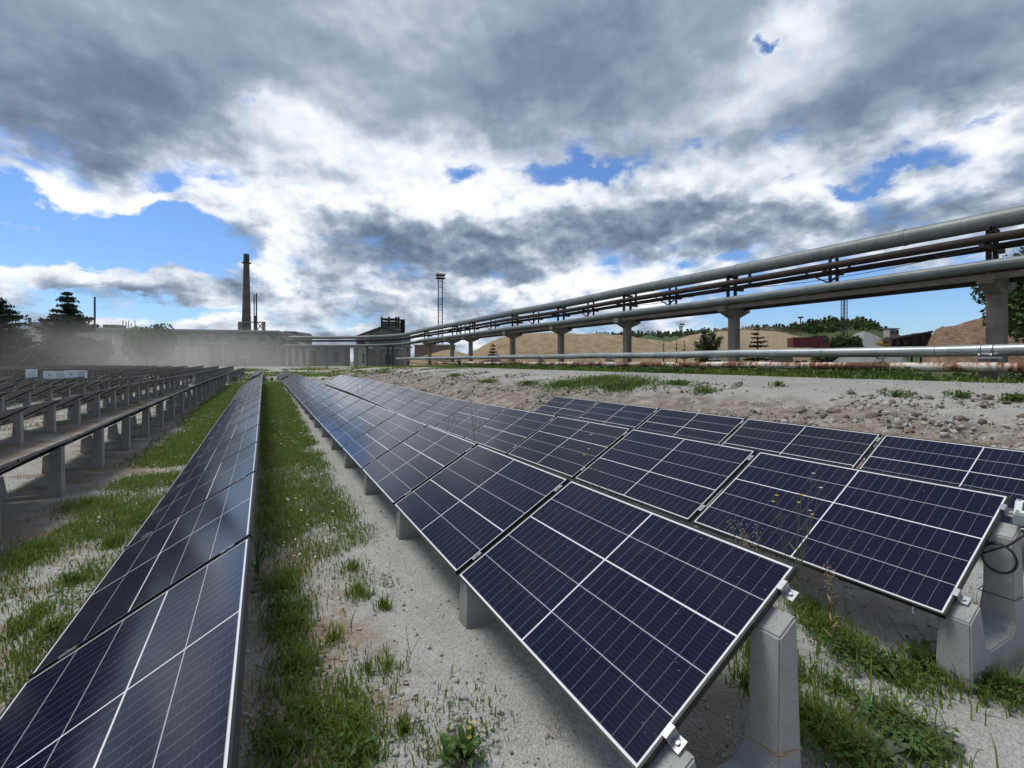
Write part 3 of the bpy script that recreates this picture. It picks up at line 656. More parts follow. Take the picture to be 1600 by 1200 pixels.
# chimney
cp_=frame_at(385,150,.3); e=empty('chimney',cp_); tag(e,'tall dark tapering brick chimney with an open crown and small balcony','chimney')
zt=CAMH+(565-397)/F*150-.3
b=MB(); b.tube([(0,0,0),(0,0,8),(0,0,zt*.6),(0,0,zt-3.0)],[1.62,1.50,1.12,.86],14); b.build('shaft','chimney_brick',e,True)
b=MB(); b.tube([(0,0,zt-3.0),(0,0,zt-2.7)],[1.35,1.35],14); b.build('balcony','steel_dark',e)
for k in range(5):
    a_=k*2*math.pi/5+.3; b=MB(); b.box((.66*math.cos(a_),.66*math.sin(a_),zt-1.8),(.42,.42,1.9)); b.build('crown_post','chimney_brick',e)
b=MB(); b.tube([(0,0,zt-.95),(0,0,zt)],[.86,.82],14); b.build('crown','chimney_brick',e)
# stack frame beside chimney
e=empty('twin_steel_stacks',frame_at(398,148,.3)); e.rotation_euler=(0,0,-YAW); tag(e,'two thin steel exhaust stacks rising from a dark lattice frame by the chimney','stack')
k_=148/F
for px_,py_,r_ in ((397,460,.17),(400.6,458,.22)):
    b=MB(); x=(px_-398)*k_; b.tube([(x,0,0),(x,0,CAMH+(565-py_)*k_-.3)],r_,8); b.build('stack','steel_dark',e)
b=MB(); b.tube([(.4,-.2,0),(.4,-.2,CAMH+(565-495)*k_)],.5,8); b.build('duct','steel_dark',e)
z0_,z1_=CAMH+(565-516)*k_-.3-2,CAMH+(565-503.5)*k_-.3
for px_ in (373.5,377,413,411): b=MB(); b.bar(((px_-398)*k_,0,z0_-3),((px_-398)*k_,0,z1_),.5); b.build('leg','old_concrete',e)
b=MB(); b.bar(((372-398)*k_,0,z1_),((415-398)*k_,0,z1_),.35); b.build('top_beam','old_concrete',e)
for a_,b_ in (((402,515),(411,504)),((403,505),(411,515))):
    b=MB(); b.bar(((a_[0]-398)*k_,0,CAMH+(565-a_[1])*k_-.3),((b_[0]-398)*k_,0,CAMH+(565-b_[1])*k_-.3),.22); b.build('brace','steel_dark',e)
# roof clutter far left
def rel(name,px,py0,py1,wpx,d,m,lab,cat,round_=False):
    p=frame_at(px,d,.3); k=d/F; h=CAMH+(565-py0)*k-.3; b=MB()
    if round_: b.tube([(p.x,p.y,.3),(p.x,p.y,h*.5),(p.x,p.y,.3+h)],[wpx*k/2*1.15,wpx*k/2*1.05,wpx*k/2],10)
    else: b.box((p.x,p.y,.3+h/2),(wpx*k,wpx*k,h),Matrix.Rotation(-YAW,3,'Z'))
    return tag(b.build(name,m),lab,cat)
rel('thin_chimney',148,464,0,2.6,165,'brick_red','thin rust-brown chimney rising behind the conifer','chimney',True)
rel('stub_chimney',46.5,497,0,4,170,'chimney_brick','short stub chimney far behind the factory roof','chimney',True)
for i,(a_,y_) in enumerate(((192,500),(197,502),(201,501),(205,504),(211,501))):
    tag(rel('vent_pipe',a_,y_,0,1.0,210,'steel_dark','x','vent pipe',True),'thin far vent pipe over the factory roof, %s of five'%ordw(i+1),'vent pipe','vent pipes over the factory roof')
rel('roof_plant_house',179,508,0,20,200,'corrugated','low dark plant house far behind the factory roof','building')
rel('roof_hut',63,504,0,16,190,'corrugated','dark flat hut behind the roof beside the conifer','building')
# far sheds in the middle
p=frame_at(463,170,.3); b=MB(); k=170/F
b.prism([(-14*k,0),(14*k,0),(14*k,(565-522)*k+1.4),(11*k,(565-519)*k+1.4),(-8*k,(565-518.5)*k+1.4),(-14*k,(565-524)*k+1.4)],(-6,6)); o=b.build('far_shed','corrugated'); o.location=p; o.rotation_euler=(0,0,-YAW)
tag(o,'grey far shed with a chamfer-edged roof above the end of the pipes','shed')
# gabled shed with tower
d=138; k=d/F; e=empty('gabled_shed',frame_at(592,d,.3)); e.rotation_euler=(0,0,-YAW); tag(e,'dark gabled industrial shed with a lighter end wall','building')
X=lambda px:(px-592)*k
Z=lambda py:CAMH+(565-py)*k-.3
b=MB(); b.prism([(X(556),0),(X(577),0),(X(577),Z(519)),(X(556),Z(526))],(0,12)); b.build('end_wall','pale_concrete',e)
b=MB(); b.prism([(X(577),0),(X(628),0),(X(628),Z(521)),(X(598),Z(511.5)),(X(577),Z(519))],(-.2,12)); b.build('gable_wall','corrugated',e)
b=MB(); b.bar((X(555),-.4,Z(526.5)),(X(598),-.4,Z(511)),.5); b.bar((X(598),-.4,Z(511)),(X(630),-.4,Z(521)),.5); b.build('roof_edge','steel_dark',e)
b=MB(); b.box((X(565),-.05,Z(540)),(2,.2,3)); b.build('door','window_dark',e)
d=143; k=d/F; e=empty('headhouse_tower',frame_at(614,d,.3)); e.rotation_euler=(0,0,-YAW); tag(e,'dark open-framed tower on top of the gabled shed','tower')
X=lambda px:(px-614)*k
b=MB(); b.box((X(612),0,Z(513)),((624-600)*k,5,(523-503.5)*k)); b.build('body','corrugated',e)
for px_ in (600,611,622,626): b=MB(); b.box((X(px_),-2.4,Z(504)),(.5,.5,(515-499)*k)); b.build('post','steel_dark',e)
b=MB(); b.box((X(613),-1,Z(499.8)),(26*k,5,.4)); b.build('roof','steel_dark',e)
for py_ in (505,509): b=MB(); b.box((X(612),-2.6,Z(py_)),(25*k,.2,.25)); b.build('rail','dark_rust',e)
for px_ in (627.5,631): b=MB(); b.box((X(px_),0,Z(512)),(.6,.6,(526-500)*k)); b.build('side_post','dark_rust',e)
b=MB(); b.box((X(629),0,Z(501.5)),(6*k,1,.5)); b.build('side_beam','dark_rust',e)
# grey yard boxes seen under the pipes
for px_,py0,py1,w_,m,lab in ((568,543,566,16,'pale_concrete','pale stacked kiosk under the far pipes left of the broad support'),(521,540,566,44,'corrugated','wide dark grey shed wall behind the far pipes'),(484,548,567,16,'old_concrete','low brown hut beside the cluster of columns'),
    (600,545,566,50,'corrugated','long dim shed base behind the broad far supports'),(680,540,562,60,'old_concrete','brown brick store behind the bend of the pipes')):
    dd=128; p=frame_at(px_,dd,.3); k=dd/F; h=CAMH+(565-py0)*k-.3; e=empty('yard_shed',p); e.rotation_euler=(0,0,-YAW)
    b=MB(); b.box((0,0,h/2),(w_*k,4,h)); b.build('wall',m,e); b=MB(); b.box((0,-.2,h+.1),(w_*k+.5,4.6,.22)); b.build('roof','roof_grey',e)
    b=MB(); b.box((w_*k*.2,-2.03,h*.45),(w_*k*.18,.1,h*.5)); b.build('door','window_dark',e); tag(e,lab,'shed')
# floodlight masts
def lattice_mast(px,pytop,pyb,wpx,d,lab,head=1.0,m='dark_rust'):
    k=d/F; p=frame_at(px,d,.3); e=empty('floodlight_mast',p); e.rotation_euler=(0,0,-YAW+.3); H=CAMH+(565-pytop)*k-.3; w_=wpx*k/2*.8; b=MB()
    for sx in(-1,1):
        for sy in(-1,1): b.bar((sx*w_,sy*w_,0),(sx*w_,sy*w_,H-1.2),.14*head)
    z=H*.3; q=0
    while z<H-1.8:
        for (x0,y0,x1,y1) in ((-1,-1,1,-1),(1,-1,1,1),(1,1,-1,1),(-1,1,-1,-1)):
            b.bar((x0*w_,y0*w_,z),(x1*w_,y1*w_,z),.08*head); b.bar((x0*w_,y0*w_,z),(x1*w_,y1*w_,z+1.6),.07*head)
        z+=1.6
    b.build('lattice',m,e); b=MB(); b.box((0,0,H-1.2),(w_*4.4,w_*4.4,.15)); b.build('platform',m,e); b=MB()
    b.box((0,0,H-.5),(w_*4.4,w_*4.2,.06)); b.build('railing',m,e)
    for i in range(5):
        b=MB(); b.box((w_*(-1.9+i*.95),-w_*2,H-.3),(.5*head,.35*head,.5*head)); b.build('floodlight','steel_dark',e)
    tag(e,lab,'mast','floodlight masts')
lattice_mast(688,428,510,8,130,'tall lattice floodlight mast rising behind the start of the pipe bridge',.8)
lattice_mast(1319,463,500,7,190,'far lattice mast with a wide lamp platform above the wooded hill',1.2,'steel_dark')
lattice_mast(1064,506,525,4,230,'tiny far lattice mast over the tree line by the leafy bush',1.2,'steel_dark')
p=frame_at(1251,120,1); e=empty('lamp_post',p); k=120/F; h=CAMH+(565-495)*k-1
b=MB(); b.tube([(0,0,0),(0,0,h)],[.2,.12],8); b.build('pole','steel_dark',e); b=MB(); b.tube([(0,0,h-.4),(0,0,h)],[.4,.8],8); b.build('lamp_head','steel_dark',e); tag(e,'dark lamp post with a round head before the wooded hill','lamp post')
# ================================================================ HEAPS AND HILL
def heap(name,ctrl,d0,d1,m,lab,nseed,amp=.6,res=70,gul=.9):
    """ridge heap: ctrl [(px,py)] silhouette at distance d0, falls to the ground at both sides"""
    xs_=[c[0] for c in ctrl]; V=[];nu=res*2; nv=26
    for j in range(nv):
        t=j/(nv-1); d=d0+(d1-d0)*(t-.5)
        prof=math.sin(math.pi*t)**.85
        for i in range(nu):
            px=xs_[0]+(xs_[-1]-xs_[0])*i/(nu-1); py=float(np.interp(px,xs_,[c[1] for c in ctrl]))
            u=(px-800)/F*d; q=ud(u,d,0)
            top=CAMH+(565-py)/F*d0; g=.5
            n_=noise.fractal(Vector((q.x*.09,q.y*.09,nseed)),1,2,5)+.45*noise.fractal(Vector((q.x*.5,q.y*.5,nseed)),1,2,4)-gul*abs(noise.fractal(Vector((q.x*.22,q.y*.10,nseed+4)),1,2,3))
            z=g+(top-g)*prof+n_*amp*prof
            V.append((q.x,q.y,z-.3))
    ii=(np.arange(nv-1)[:,None]*nu+np.arange(nu-1)[None,:]).ravel()
    me=fastmesh(name,np.array(V),[np.stack([ii,ii+1,ii+nu+1,ii+nu],1)],m); me.polygons.foreach_set('use_smooth',[True]*len(me.polygons))
    o=link(name,me); tag(o,lab,kind='structure'); return o
heap('sand_hill',[(722,556),(745,545),(775,528),(805,520),(845,516),(880,517),(905,520),(930,519),(965,522),(1010,527),(1060,533),(1095,542),(1130,556)],95,50,'sand','long orange-brown sand heap behind the pillars',1,.35)
heap('sand_hill',[(1000,556),(1040,534),(1080,522),(1130,516),(1180,515),(1225,518),(1262,530),(1300,548),(1330,556)],120,50,'sand','pale dusty sand heap behind the red truck',2,.5)
heap('brown_hill',[(1442,556),(1452,530),(1462,512),(1472,506),(1500,502),(1520,496),(1540,492),(1600,486),(1700,490),(1800,556)],75,34,'brown_soil','brown eroded soil heap beside the big tree',3,.55,gul=.3)
heap('gravel_heap',[(1300,556),(1322,530),(1338,519),(1350,517),(1365,522),(1385,532),(1410,545),(1420,556)],105,30,'grey_gravel','grey gravel heap below the wooded hill',4,.25)
heap('sand_hill',[(640,560),(668,552),(690,546),(705,544),(725,550),(745,559)],100,30,'sand','small pale sand heap in front of the brick store',6,.15)
heap('wooded_hill',[(860,560),(930,532),(1000,527),(1100,526),(1200,523),(1260,515),(1320,508),(1370,509),(1400,520),(1440,545),(1470,560)],260,110,'leaf_green','low hill under the far wood',5,1.5)
# ================================================================ TREES
def cards(n,cfun,size,nseed=0,asp=2.2,droop=0):
    """n leaf-sized quads; cfun(i) returns centre"""
    V=np.zeros((n*4,3)); 
    for i in range(n):
        c=cfun(i); a=Vector((random.gauss(0,1),random.gauss(0,1),random.gauss(0,.7)-droop)).normalized(); b_=a.cross(Vector((random.gauss(0,1),random.gauss(0,1),random.gauss(0,1)))).normalized()
        s=size*random.uniform(.6,1.35); a*=s; b_*=s/asp
        for q,(x,y) in enumerate(((-1,0),(0,-1),(1,0),(0,1))): V[i*4+q]=c+a*x+b_*y
    return V,[np.arange(n*4).reshape(n,4)]
def conifer(pos_,h,r,n,lab,m='conifer_needles',size=.16,group=None,tiers=13,bare=.06,asp=2.6,cat='tree',name='conifer'):
    e=empty(name,pos_,random.uniform(0,6)); b=MB(); b.tube([(0,0,0),(0,0,h*.5),(0,0,h)],[h*.018+.03,h*.012+.02,.01],7)
    br=[]
    for t in range(tiers):
        f=t/(tiers-1); z=h*min(.985,bare+(1-bare)*f**.95+random.uniform(-.012,.012)); rr=r*(1-f)**.85*random.uniform(.82,1.12)+.05*r
        for k in range(max(4,int(8-3*f))):
            a=random.uniform(0,6.283); L_=rr*random.uniform(.7,1.1); tip=Vector((math.cos(a)*L_,math.sin(a)*L_,z-(.18-.45*f)*L_)); br.append((Vector((0,0,z)),tip,L_))
            b.tube([(0,0,z),tuple(tip*.6+Vector((0,0,z))*.4-Vector((0,0,.08*L_))),tip],[.02+.012*L_,.012+.006*L_,.006],4,False)
    b.build('trunk','bark',e)
    wt=np.array([x[2]**1.5+.02 for x in br]); wt/=wt.sum(); ch=rng.choice(len(br),n,p=wt)
    def cf(i):
        a,t,L_=br[ch[i]]; f=random.random()**.7; p=a.lerp(t,f); sp=(.07+.16*(1-abs(f-.55)))*L_
        return p+Vector((random.gauss(0,sp),random.gauss(0,sp),random.gauss(-.04,.05)*L_))
    V_,F_=cards(n,cf,size,asp=asp,droop=.2); link('crown',fastmesh('crown',V_,F_,m),e)
    tag(e,lab,cat,group); return e
def broadleaf(pos_,h,r,n,lab,m='leaf_green',size=.2,zc=.58,name='leafy_tree',nb=14,cat='tree',trunk=.02,squash=1.0):
    e=empty(name,pos_,0); b=MB(); lobes=[]
    b.tube([(0,0,0),(.02*h,0,h*.25),(0,.02*h,h*.6)],[h*trunk+.02,h*trunk*.7+.01,h*trunk*.3+.01],8)
    for k in range(nb):
        a=random.uniform(0,6.283); el=random.uniform(-.5,1.3); rr=r*random.uniform(.45,.85)
        c=Vector((math.cos(a)*math.cos(el)*rr,math.sin(a)*math.cos(el)*rr,h*zc+math.sin(el)*rr*h*(1-zc)/r*.8)); lobes.append((c,r*random.uniform(.25,.45)))
        b.tube([(0,0,h*random.uniform(.15,.45)),tuple(c*.6+Vector((0,0,h*.15))),tuple(c)],[h*trunk*.4,h*trunk*.25,.01],5,False)
    b.build('trunk','bark',e)
    def cf(i):
        c,q=lobes[random.randrange(nb)]; v=Vector((random.gauss(0,1),random.gauss(0,1),random.gauss(0,1))).normalized()*q*random.random()**.4; v.z*=squash
        p=c+v; p.z=max(p.z,.03*h); return p
    V_,F_=cards(n,cf,size,asp=1.6); link('crown',fastmesh('crown',V_,F_,m),e); tag(e,lab,cat); return e
def ht(py,d,base=.6): return CAMH+(565-py)/F*d-base
conifer(frame_at(105,88,.3),ht(456,88,.3),5.6,26000,'broad dark conifer standing before the long factory',size=.40,tiers=22,bare=.04)
conifer(frame_at(-14,80,.3),ht(458,80,.3),6.8,26000,'tall dark conifer cut by the picture edge',size=.40,tiers=22,bare=.03)
broadleaf(frame_at(229,94,.3),ht(503,94,.3),5.4,11000,'round-crowned leafy tree before the factory in the dust',size=.30,nb=26,zc=.46)
broadleaf(frame_at(70,84,.3),ht(540,84,.3),2.6,2500,'low round bush beside the dark conifer in the dust',size=.22,nb=12,name='round_bush',cat='bush',zc=.5)
broadleaf(frame_at(150,92,.3),ht(525,92,.3),3.6,3500,'hazy smaller tree between the conifer and the leafy tree',size=.28,nb=14,m='leaf_olive')
broadleaf(frame_at(30,92,.3),ht(520,92,.3),3.6,3500,'hazy smaller tree between the two dark conifers',size=.28,nb=14,m='leaf_olive')
# large tree at the picture edge behind the nearest pillar
p=frame_at(1672,33,PZ-.1); broadleaf(p,ht(352,33,PZ),5.3,42000,'large dense dark green tree behind the nearest pillar',size=.16,nb=46,zc=.42,m='leaf_green',name='big_tree')
# shrubs by the pipes
def willow(pos_,h,r,n,lab,nst=12):
    e=empty('leafy_bush',pos_); b=MB(); st=[]
    for k in range(nst):
        a=random.uniform(0,6.283); f=random.uniform(.25,1); hh_=h*(1.05-.35*f)*random.uniform(.75,1.0); tip=Vector((math.cos(a)*r*f,math.sin(a)*r*f,hh_)); mid=Vector((tip.x*.45,tip.y*.45,hh_*.55)); st.append((mid,tip)); b.tube([(0,0,0),mid,tip],[.035,.02,.006],5,False)
    b.build('stems','bark',e)
    def cf(i):
        m_,t_=st[i%nst]; f=random.random(); base=Vector((0,0,0)); q=(base.lerp(m_,f*2) if f<.5 else m_.lerp(t_,f*2-1)); s=.20*(1-f)+.07; return q+Vector((random.gauss(0,s),random.gauss(0,s),random.gauss(0,s)))
    V_,F_=cards(n,cf,.10,asp=2.2); link('leaves',fastmesh('leaves',V_,F_,'leaf_olive'),e); tag(e,lab,'bush'); return e
willow(frame_at(1100,34,PZ-.1),ht(505,34,PZ),1.6,3600,'grey-green leafy bush with upright shoots between two pillars',16)
conifer(frame_at(1184,32,PZ-.1),ht(508,32,PZ),.95,2600,'small young spruce beside the red truck and a pillar',size=.10,tiers=11,bare=.1)
conifer(frame_at(770,52,PZ-.1),ht(536,52,PZ),1.1,1800,'small dark spruce at the foot of the sand heap',size=.15,tiers=9,bare=.05)
for i,(px_,py_) in enumerate(((1037,532),(1057,530),(1069,532))):
    conifer(frame_at(px_,45,PZ-.1),ht(py_,45,PZ),.35,350,'thin brownish sapling before the sand heap, %s of three'%ordw(i+1),m='dry_grass' if i==0 else 'leaf_olive',size=.10,tiers=7,group='thin saplings before the sand heap')
broadleaf(frame_at(1322,80,1),ht(522,80,1),3.4,3500,'bushy green tree between the red truck and the gravel heap',size=.26,nb=14,zc=.5)
broadleaf(frame_at(1296,85,1),ht(533,85,1),2.6,2500,'low green tree just ahead of the red truck',size=.26,nb=10,zc=.45,m='leaf_olive')
# far wood: one mass
wv_=[];wf=0
def wood():
    V=[];n=0
    spots=[]
    for i in range(430):
        px=random.uniform(1170,1392); d=random.uniform(225,290); t=(px-1170)/220
        top=np.interp(px,[870,930,1000,1060,1120,1170,1200,1230,1262,1285,1300,1320,1345,1375,1392],[530,522,518,516,513,508,504,506,498,495,492,496,492,502,515])
        spots.append((px,top+random.uniform(-1,10),d))
    for i in range(420):
        px=random.uniform(880,1180); d=random.uniform(280,380); top=np.interp(px,[870,930,1000,1060,1120,1180],[524,519,516,515,512,508]); spots.append((px,top+random.uniform(-1.5,6),d))
    for (px,py,d) in spots:
        h=random.uniform(7,13); zt=CAMH+(565-py)/F*d; c=ud((px-800)/F*d,d,zt-h); r=h*random.uniform(.13,.24); con=random.random()<.55
        for k in range(46):
            f=random.random()**.8; rr=(r*(1-f)+.1) if con else r*1.35*math.sqrt(max(.05,1-(2*f-.9)**2)); a=random.uniform(0,6.283); q=c+Vector((math.cos(a)*rr*random.random()**.5,math.sin(a)*rr*random.random()**.5,h*f*(.93 if con else .85)))
            s=random.uniform(.5,1.1); A_=Vector((random.gauss(0,1),random.gauss(0,1),random.gauss(0,.6))).normalized()*s; B_=A_.cross(Vector((random.gauss(0,1),random.gauss(0,1),random.gauss(0,1)))).normalized()*s*.6
            V+= [q-A_,q-B_,q+A_,q+B_]
    V=np.array([tuple(v) for v in V]); return V,[np.arange(len(V)).reshape(-1,4)]
V_,F_=wood(); tag(link('far_wood',fastmesh('far_wood',V_,F_,'leaf_green')),'mixed far wood on the low hill',kind='stuff')
# ================================================================ VEHICLES AND MACHINES
d=78; k=d/F; e=empty('dump_truck',frame_at(1262,d,1.1)); e.rotation_euler=(0,0,-YAW); tag(e,'dusty red dump truck standing behind the long grey pipe','truck')
X=lambda px:(px-1262)*k
Z=lambda py:CAMH+(565-py)*k-1.1
b=MB(); b.box(((X(1233)+X(1270))/2,-.35,(Z(528)+Z(543))/2),((37)*k,1.8,15*k*.98)); b.build('dump_body','truck_red',e)
for px_ in (1233,1243,1252,1261,1270): b=MB(); b.box((X(px_),-1.24,(Z(528)+Z(543))/2),(.16,.1,15*k)); b.build('rib','truck_red',e)
for py_ in (528.5,535.5,543): b=MB(); b.box((X(1251.5),-1.25,Z(py_)),(39*k,.08,.14)); b.build('rail','truck_red',e)
b=MB(); b.prism([(X(1273),Z(549)),(X(1289),Z(549)),(X(1290),Z(538)),(X(1287),Z(526.5)),(X(1273),Z(526.5))],(-1.15,.6)); cab=b.build('cab','truck_red',e)
b=MB(); b.box((X(1281),-1.16,Z(532)),(.85,.06,.65)); b.build('window','glass_dark',e); b=MB(); b.box((X(1289.4),0,Z(532)),(.12,1.9,.7)); b.build('windscreen','glass_dark',e)
b=MB(); b.box((X(1278),0,Z(525.6)),(1.8,1.8,.18)); b.build('roof_rack','steel_dark',e)
b=MB(); b.box((X(1260),0,Z(548)),(6.2,1.2,.4)); b.build('chassis','steel_dark',e)
for px_ in (1240,1251,1284):
    for sy in (-1,1): b=MB(); b.tube([(X(px_),sy*.85,.45),(X(px_),sy*1.15,.45)],.48,14); b.build('wheel','rubber',e)
d=88; k=d/F; e=empty('screening_plant',frame_at(1412,d,1.0)); e.rotation_euler=(0,0,-YAW); tag(e,'rusty brown screening plant with a slanted hopper beside the brown heap','machine')
X=lambda px:(px-1412)*k
Z=lambda py:CAMH+(565-py)*k-1.0
b=MB(); b.prism([(X(1383),Z(541)),(X(1441),Z(541)),(X(1443),Z(519.5)),(X(1438),Z(520)),(X(1386),Z(530))],(-1.4,1.4)); b.build('hopper','dark_rust',e)
b=MB(); b.bar((X(1380),-1.6,Z(531)),(X(1445),-1.6,Z(519)),.35); b.build('conveyor','steel_dark',e)
b=MB(); b.box((X(1442),-1.5,Z(531)),(.35,.4,26*k)); b.build('post','steel_dark',e)
for px_ in (1388,1400,1414,1428): b=MB(); b.bar((X(px_),-1.5,0),(X(px_),-1.5,Z(530-(px_-1388)*.18)),.2); b.build('leg','dark_rust',e)
for px_,py_ in ((1391,536),(1403,536)): b=MB(); b.tube([(X(px_),-1.75,Z(py_)),(X(px_),-1.4,Z(py_))],.45,12); b.build('flywheel','steel_dark',e)
e=empty('control_booth',frame_at(1392,92,1.0)); e.rotation_euler=(0,0,-YAW); tag(e,'small pale control booth raised above the screening plant','booth'); k=92/F
Z=lambda py:CAMH+(565-py)*k-1.0
b=MB(); b.box((0,0,(Z(515)+Z(527))/2),(14*k,1.6,12*k)); b.build('wall','pale_concrete',e); b=MB(); b.box((0,0,Z(513.8)),(16*k,2,.15)); b.build('roof','corrugated',e)
for dx_ in (-.6,.35): b=MB(); b.box((dx_,-1.12,Z(519.5)),(.55,.06,.6)); b.build('window','window_dark',e)
b=MB(); b.box((0,0,Z(527)/2),(1.2,1.6,Z(527))); b.build('base','steel_dark',e)
d=84; k=d/F; e=empty('wheel_loader',frame_at(1375,d,1.0)); e.rotation_euler=(0,0,-YAW); tag(e,'small yellow loader parked before the gravel heap','loader')
X=lambda px:(px-1375)*k
Z=lambda py:CAMH+(565-py)*k-1.0
b=MB(); b.box((X(1375),0,Z(541)),(2.4,1.5,1.0)); b.build('body','machine_yellow',e); b=MB(); b.box((X(1379),0,Z(536)),(.9,1.3,.8)); b.build('cab','machine_yellow',e); b=MB(); b.box((X(1379),-.67,Z(536)),(.7,.05,.5)); b.build('window','glass_dark',e)
b=MB(); b.bar((X(1369),-.3,Z(541)),(X(1361),-.3,Z(545)),.25); b.build('arm','machine_yellow',e); b=MB(); b.prism([(X(1356),Z(548)),(X(1362),Z(548)),(X(1362),Z(543))],(-1.2,1.2)); b.build('bucket','dark_rust',e)
for px_ in (1369,1381):
    for sy in(-1,1): b=MB(); b.tube([(X(px_),sy*.7,.45),(X(px_),sy*1.0,.45)],.5,12); b.build('wheel','rubber',e)
p=frame_at(1446,90,1.0); b=MB(); k=90/F; h=CAMH+(565-521)*k-1; b.tube([(0,0,0),(0,0,h-.6),(0,0,h)],[.75,.75,.25],14); o=b.build('storage_tank','pale_concrete'); o.location=p; tag(o,'white upright tank between the screening plant and the brown heap','tank')
# tarpaulined container behind truck
b=MB(); b.box((0,0,1.1),(3.6,2.3,2.4)); o=b.build('flat_container','old_concrete'); o.location=frame_at(1216,79,1.0); o.rotation_euler=(0,0,-YAW); tag(o,'grey-brown container behind the tail of the red truck','container')
# ================================================================ FIELD EQUIPMENT
def inverter(px0,px1,py0,py1,d,lab,split=.62):
    k=d/F; w_=(px1-px0)*k; h=(py1-py0)*k; e=empty('inverter_box',at((px0+px1)/2,py1,d)); e.rotation_euler=(0,0,-YAW+.0)
    b=MB(); b.box((0,.1,h/2),(w_,.16,h)); b.build('case','white_box',e)
    b=MB(); b.box((-w_*(1-split)/2,.01,h/2),(w_*split*.96,.02,h*.95)); b.build('door','white_box',e)
    b=MB(); b.box((w_*(.5-(1-split)/2),.01,h/2),(w_*(1-split)*.86,.02,h*.84)); b.build('grille','grey_box',e)
    b=MB(); b.box((-w_*(1-split)/2,-.006,h*.52),(w_*.11,.012,h*.12)); b.build('badge','dark_plastic',e)
    for sx in(-1,1): b=MB(); b.bar((sx*w_*.4,0,-1.2),(sx*w_*.4,0,0),.06); b.build('leg','aluminium',e)
    tag(e,lab,'inverter box','white inverter boxes among the far rows')
inverter(39.5,53.5,577,593,26,'upright white inverter box standing apart from the two wide ones',.95)
inverter(67,99,580,592,26,'wide white inverter box in the middle of three',.65)
inverter(101.5,132,579,591,26,'wide white inverter box nearest the factory tree, last of three',.66)
rodt=MB()
# cable conduit crossing the gap
e=empty('cable_tray',(-2.6,43.9,.12)); tag(e,'pale cable tray crossing the grass at the gap in the rows','cable tray')
for dz_,dy_ in ((.52,0),(.05,-1.2)):
    b=MB(); b.box((2.8,dy_,dz_),(5.6,.14,.07)); b.build('rail','pale_concrete',e)
for x in (.1,1.9,3.7,5.5): b=MB(); b.box((x,0,.2),(.08,.08,.6)); b.build('post','pale_concrete',e)
# sensor box + cable loop on the tall stand at the near end of row B
r=rows[1]; X0=r['X']-PW*ct; y=r['Y0']-.0215; z=.946-.897
bz=.345+.76*math.tan(TILT)+z-.005
e=empty('sensor_box',(X0+.80,y-.10,bz+.02)); e.rotation_euler=(R(6),-R(20),R(12)); tag(e,'light grey weatherproof box with a clear lid on a tall stand','electrical box')
b=MB(); b.box((0,0,.035),(.16,.13,.07)); b.build('case','grey_box',e); b=MB(); b.box((0,0,.078),(.15,.12,.016)); b.build('lid','white_box',e)
b=MB(); b.box((0,0,.0875),(.09,.065,.004)); b.build('display','dark_plastic',e); b=MB(); b.box((0,0,.0905),(.045,.012,.002)); b.build('display_mark','grey_box',e)
for sx in(-.065,.065):
    for sy in(-.05,.05): b=MB(); b.tube([(sx,sy,.085),(sx,sy,.092)],.008,8); b.build('screw','aluminium',e)
b=MB(); b.tube([(-.04,-.065,.03),(-.04,-.095,.03)],.013,10); b.build('cable_gland','white_box',e)
b=MB(); pts=[]; cx_,cz_=X0+.655,bz-.22
for t in np.linspace(0,2.4*2*math.pi,70):
    rr=.088+.006*math.sin(t*.9); pts.append((cx_-.004,y+ -.01+rr*math.cos(t)*.9,cz_+rr*math.sin(t)))
for q in range(len(pts)): pts[q]=(cx_-.008-.004*(q/70),pts[q][1],pts[q][2])
pts=[(X0+.76,y-.11,bz+.02),(X0+.70,y-.105,bz-.06),(cx_-.01,y-.06,bz-.12)]+pts
b.tube(pts,.0062,6); tag(b.build('cable_coil','black_cable',None,True),'looped black cable hanging on the side of the tall stand','cable')
b=MB(); hw=.083; zz=bz-.45; b.tube([(X0+.785,-hw+y,zz-.01),(X0+.645,-hw+y,zz),(X0+.645,hw+y,zz),(X0+.785,hw+y,zz+.01)],.003,5,False); tag(b.build('cable_tie','black_cable'),'thin black band round the tall stand below the cable loop','cable')
# steel rods lying behind the low post
for i in range(5):
    b=MB(); b.tube([(3.80+.03*i,1.95-.10*i,.35-.065*i),(4.36,2.15-.10*i,.42-.065*i)],.007,6); tag(b.build('steel_rod','aluminium'),'thin grey steel rod, %s from the top of the bundle between two stands'%ordw(i+1),'rod','steel rods behind the low post')
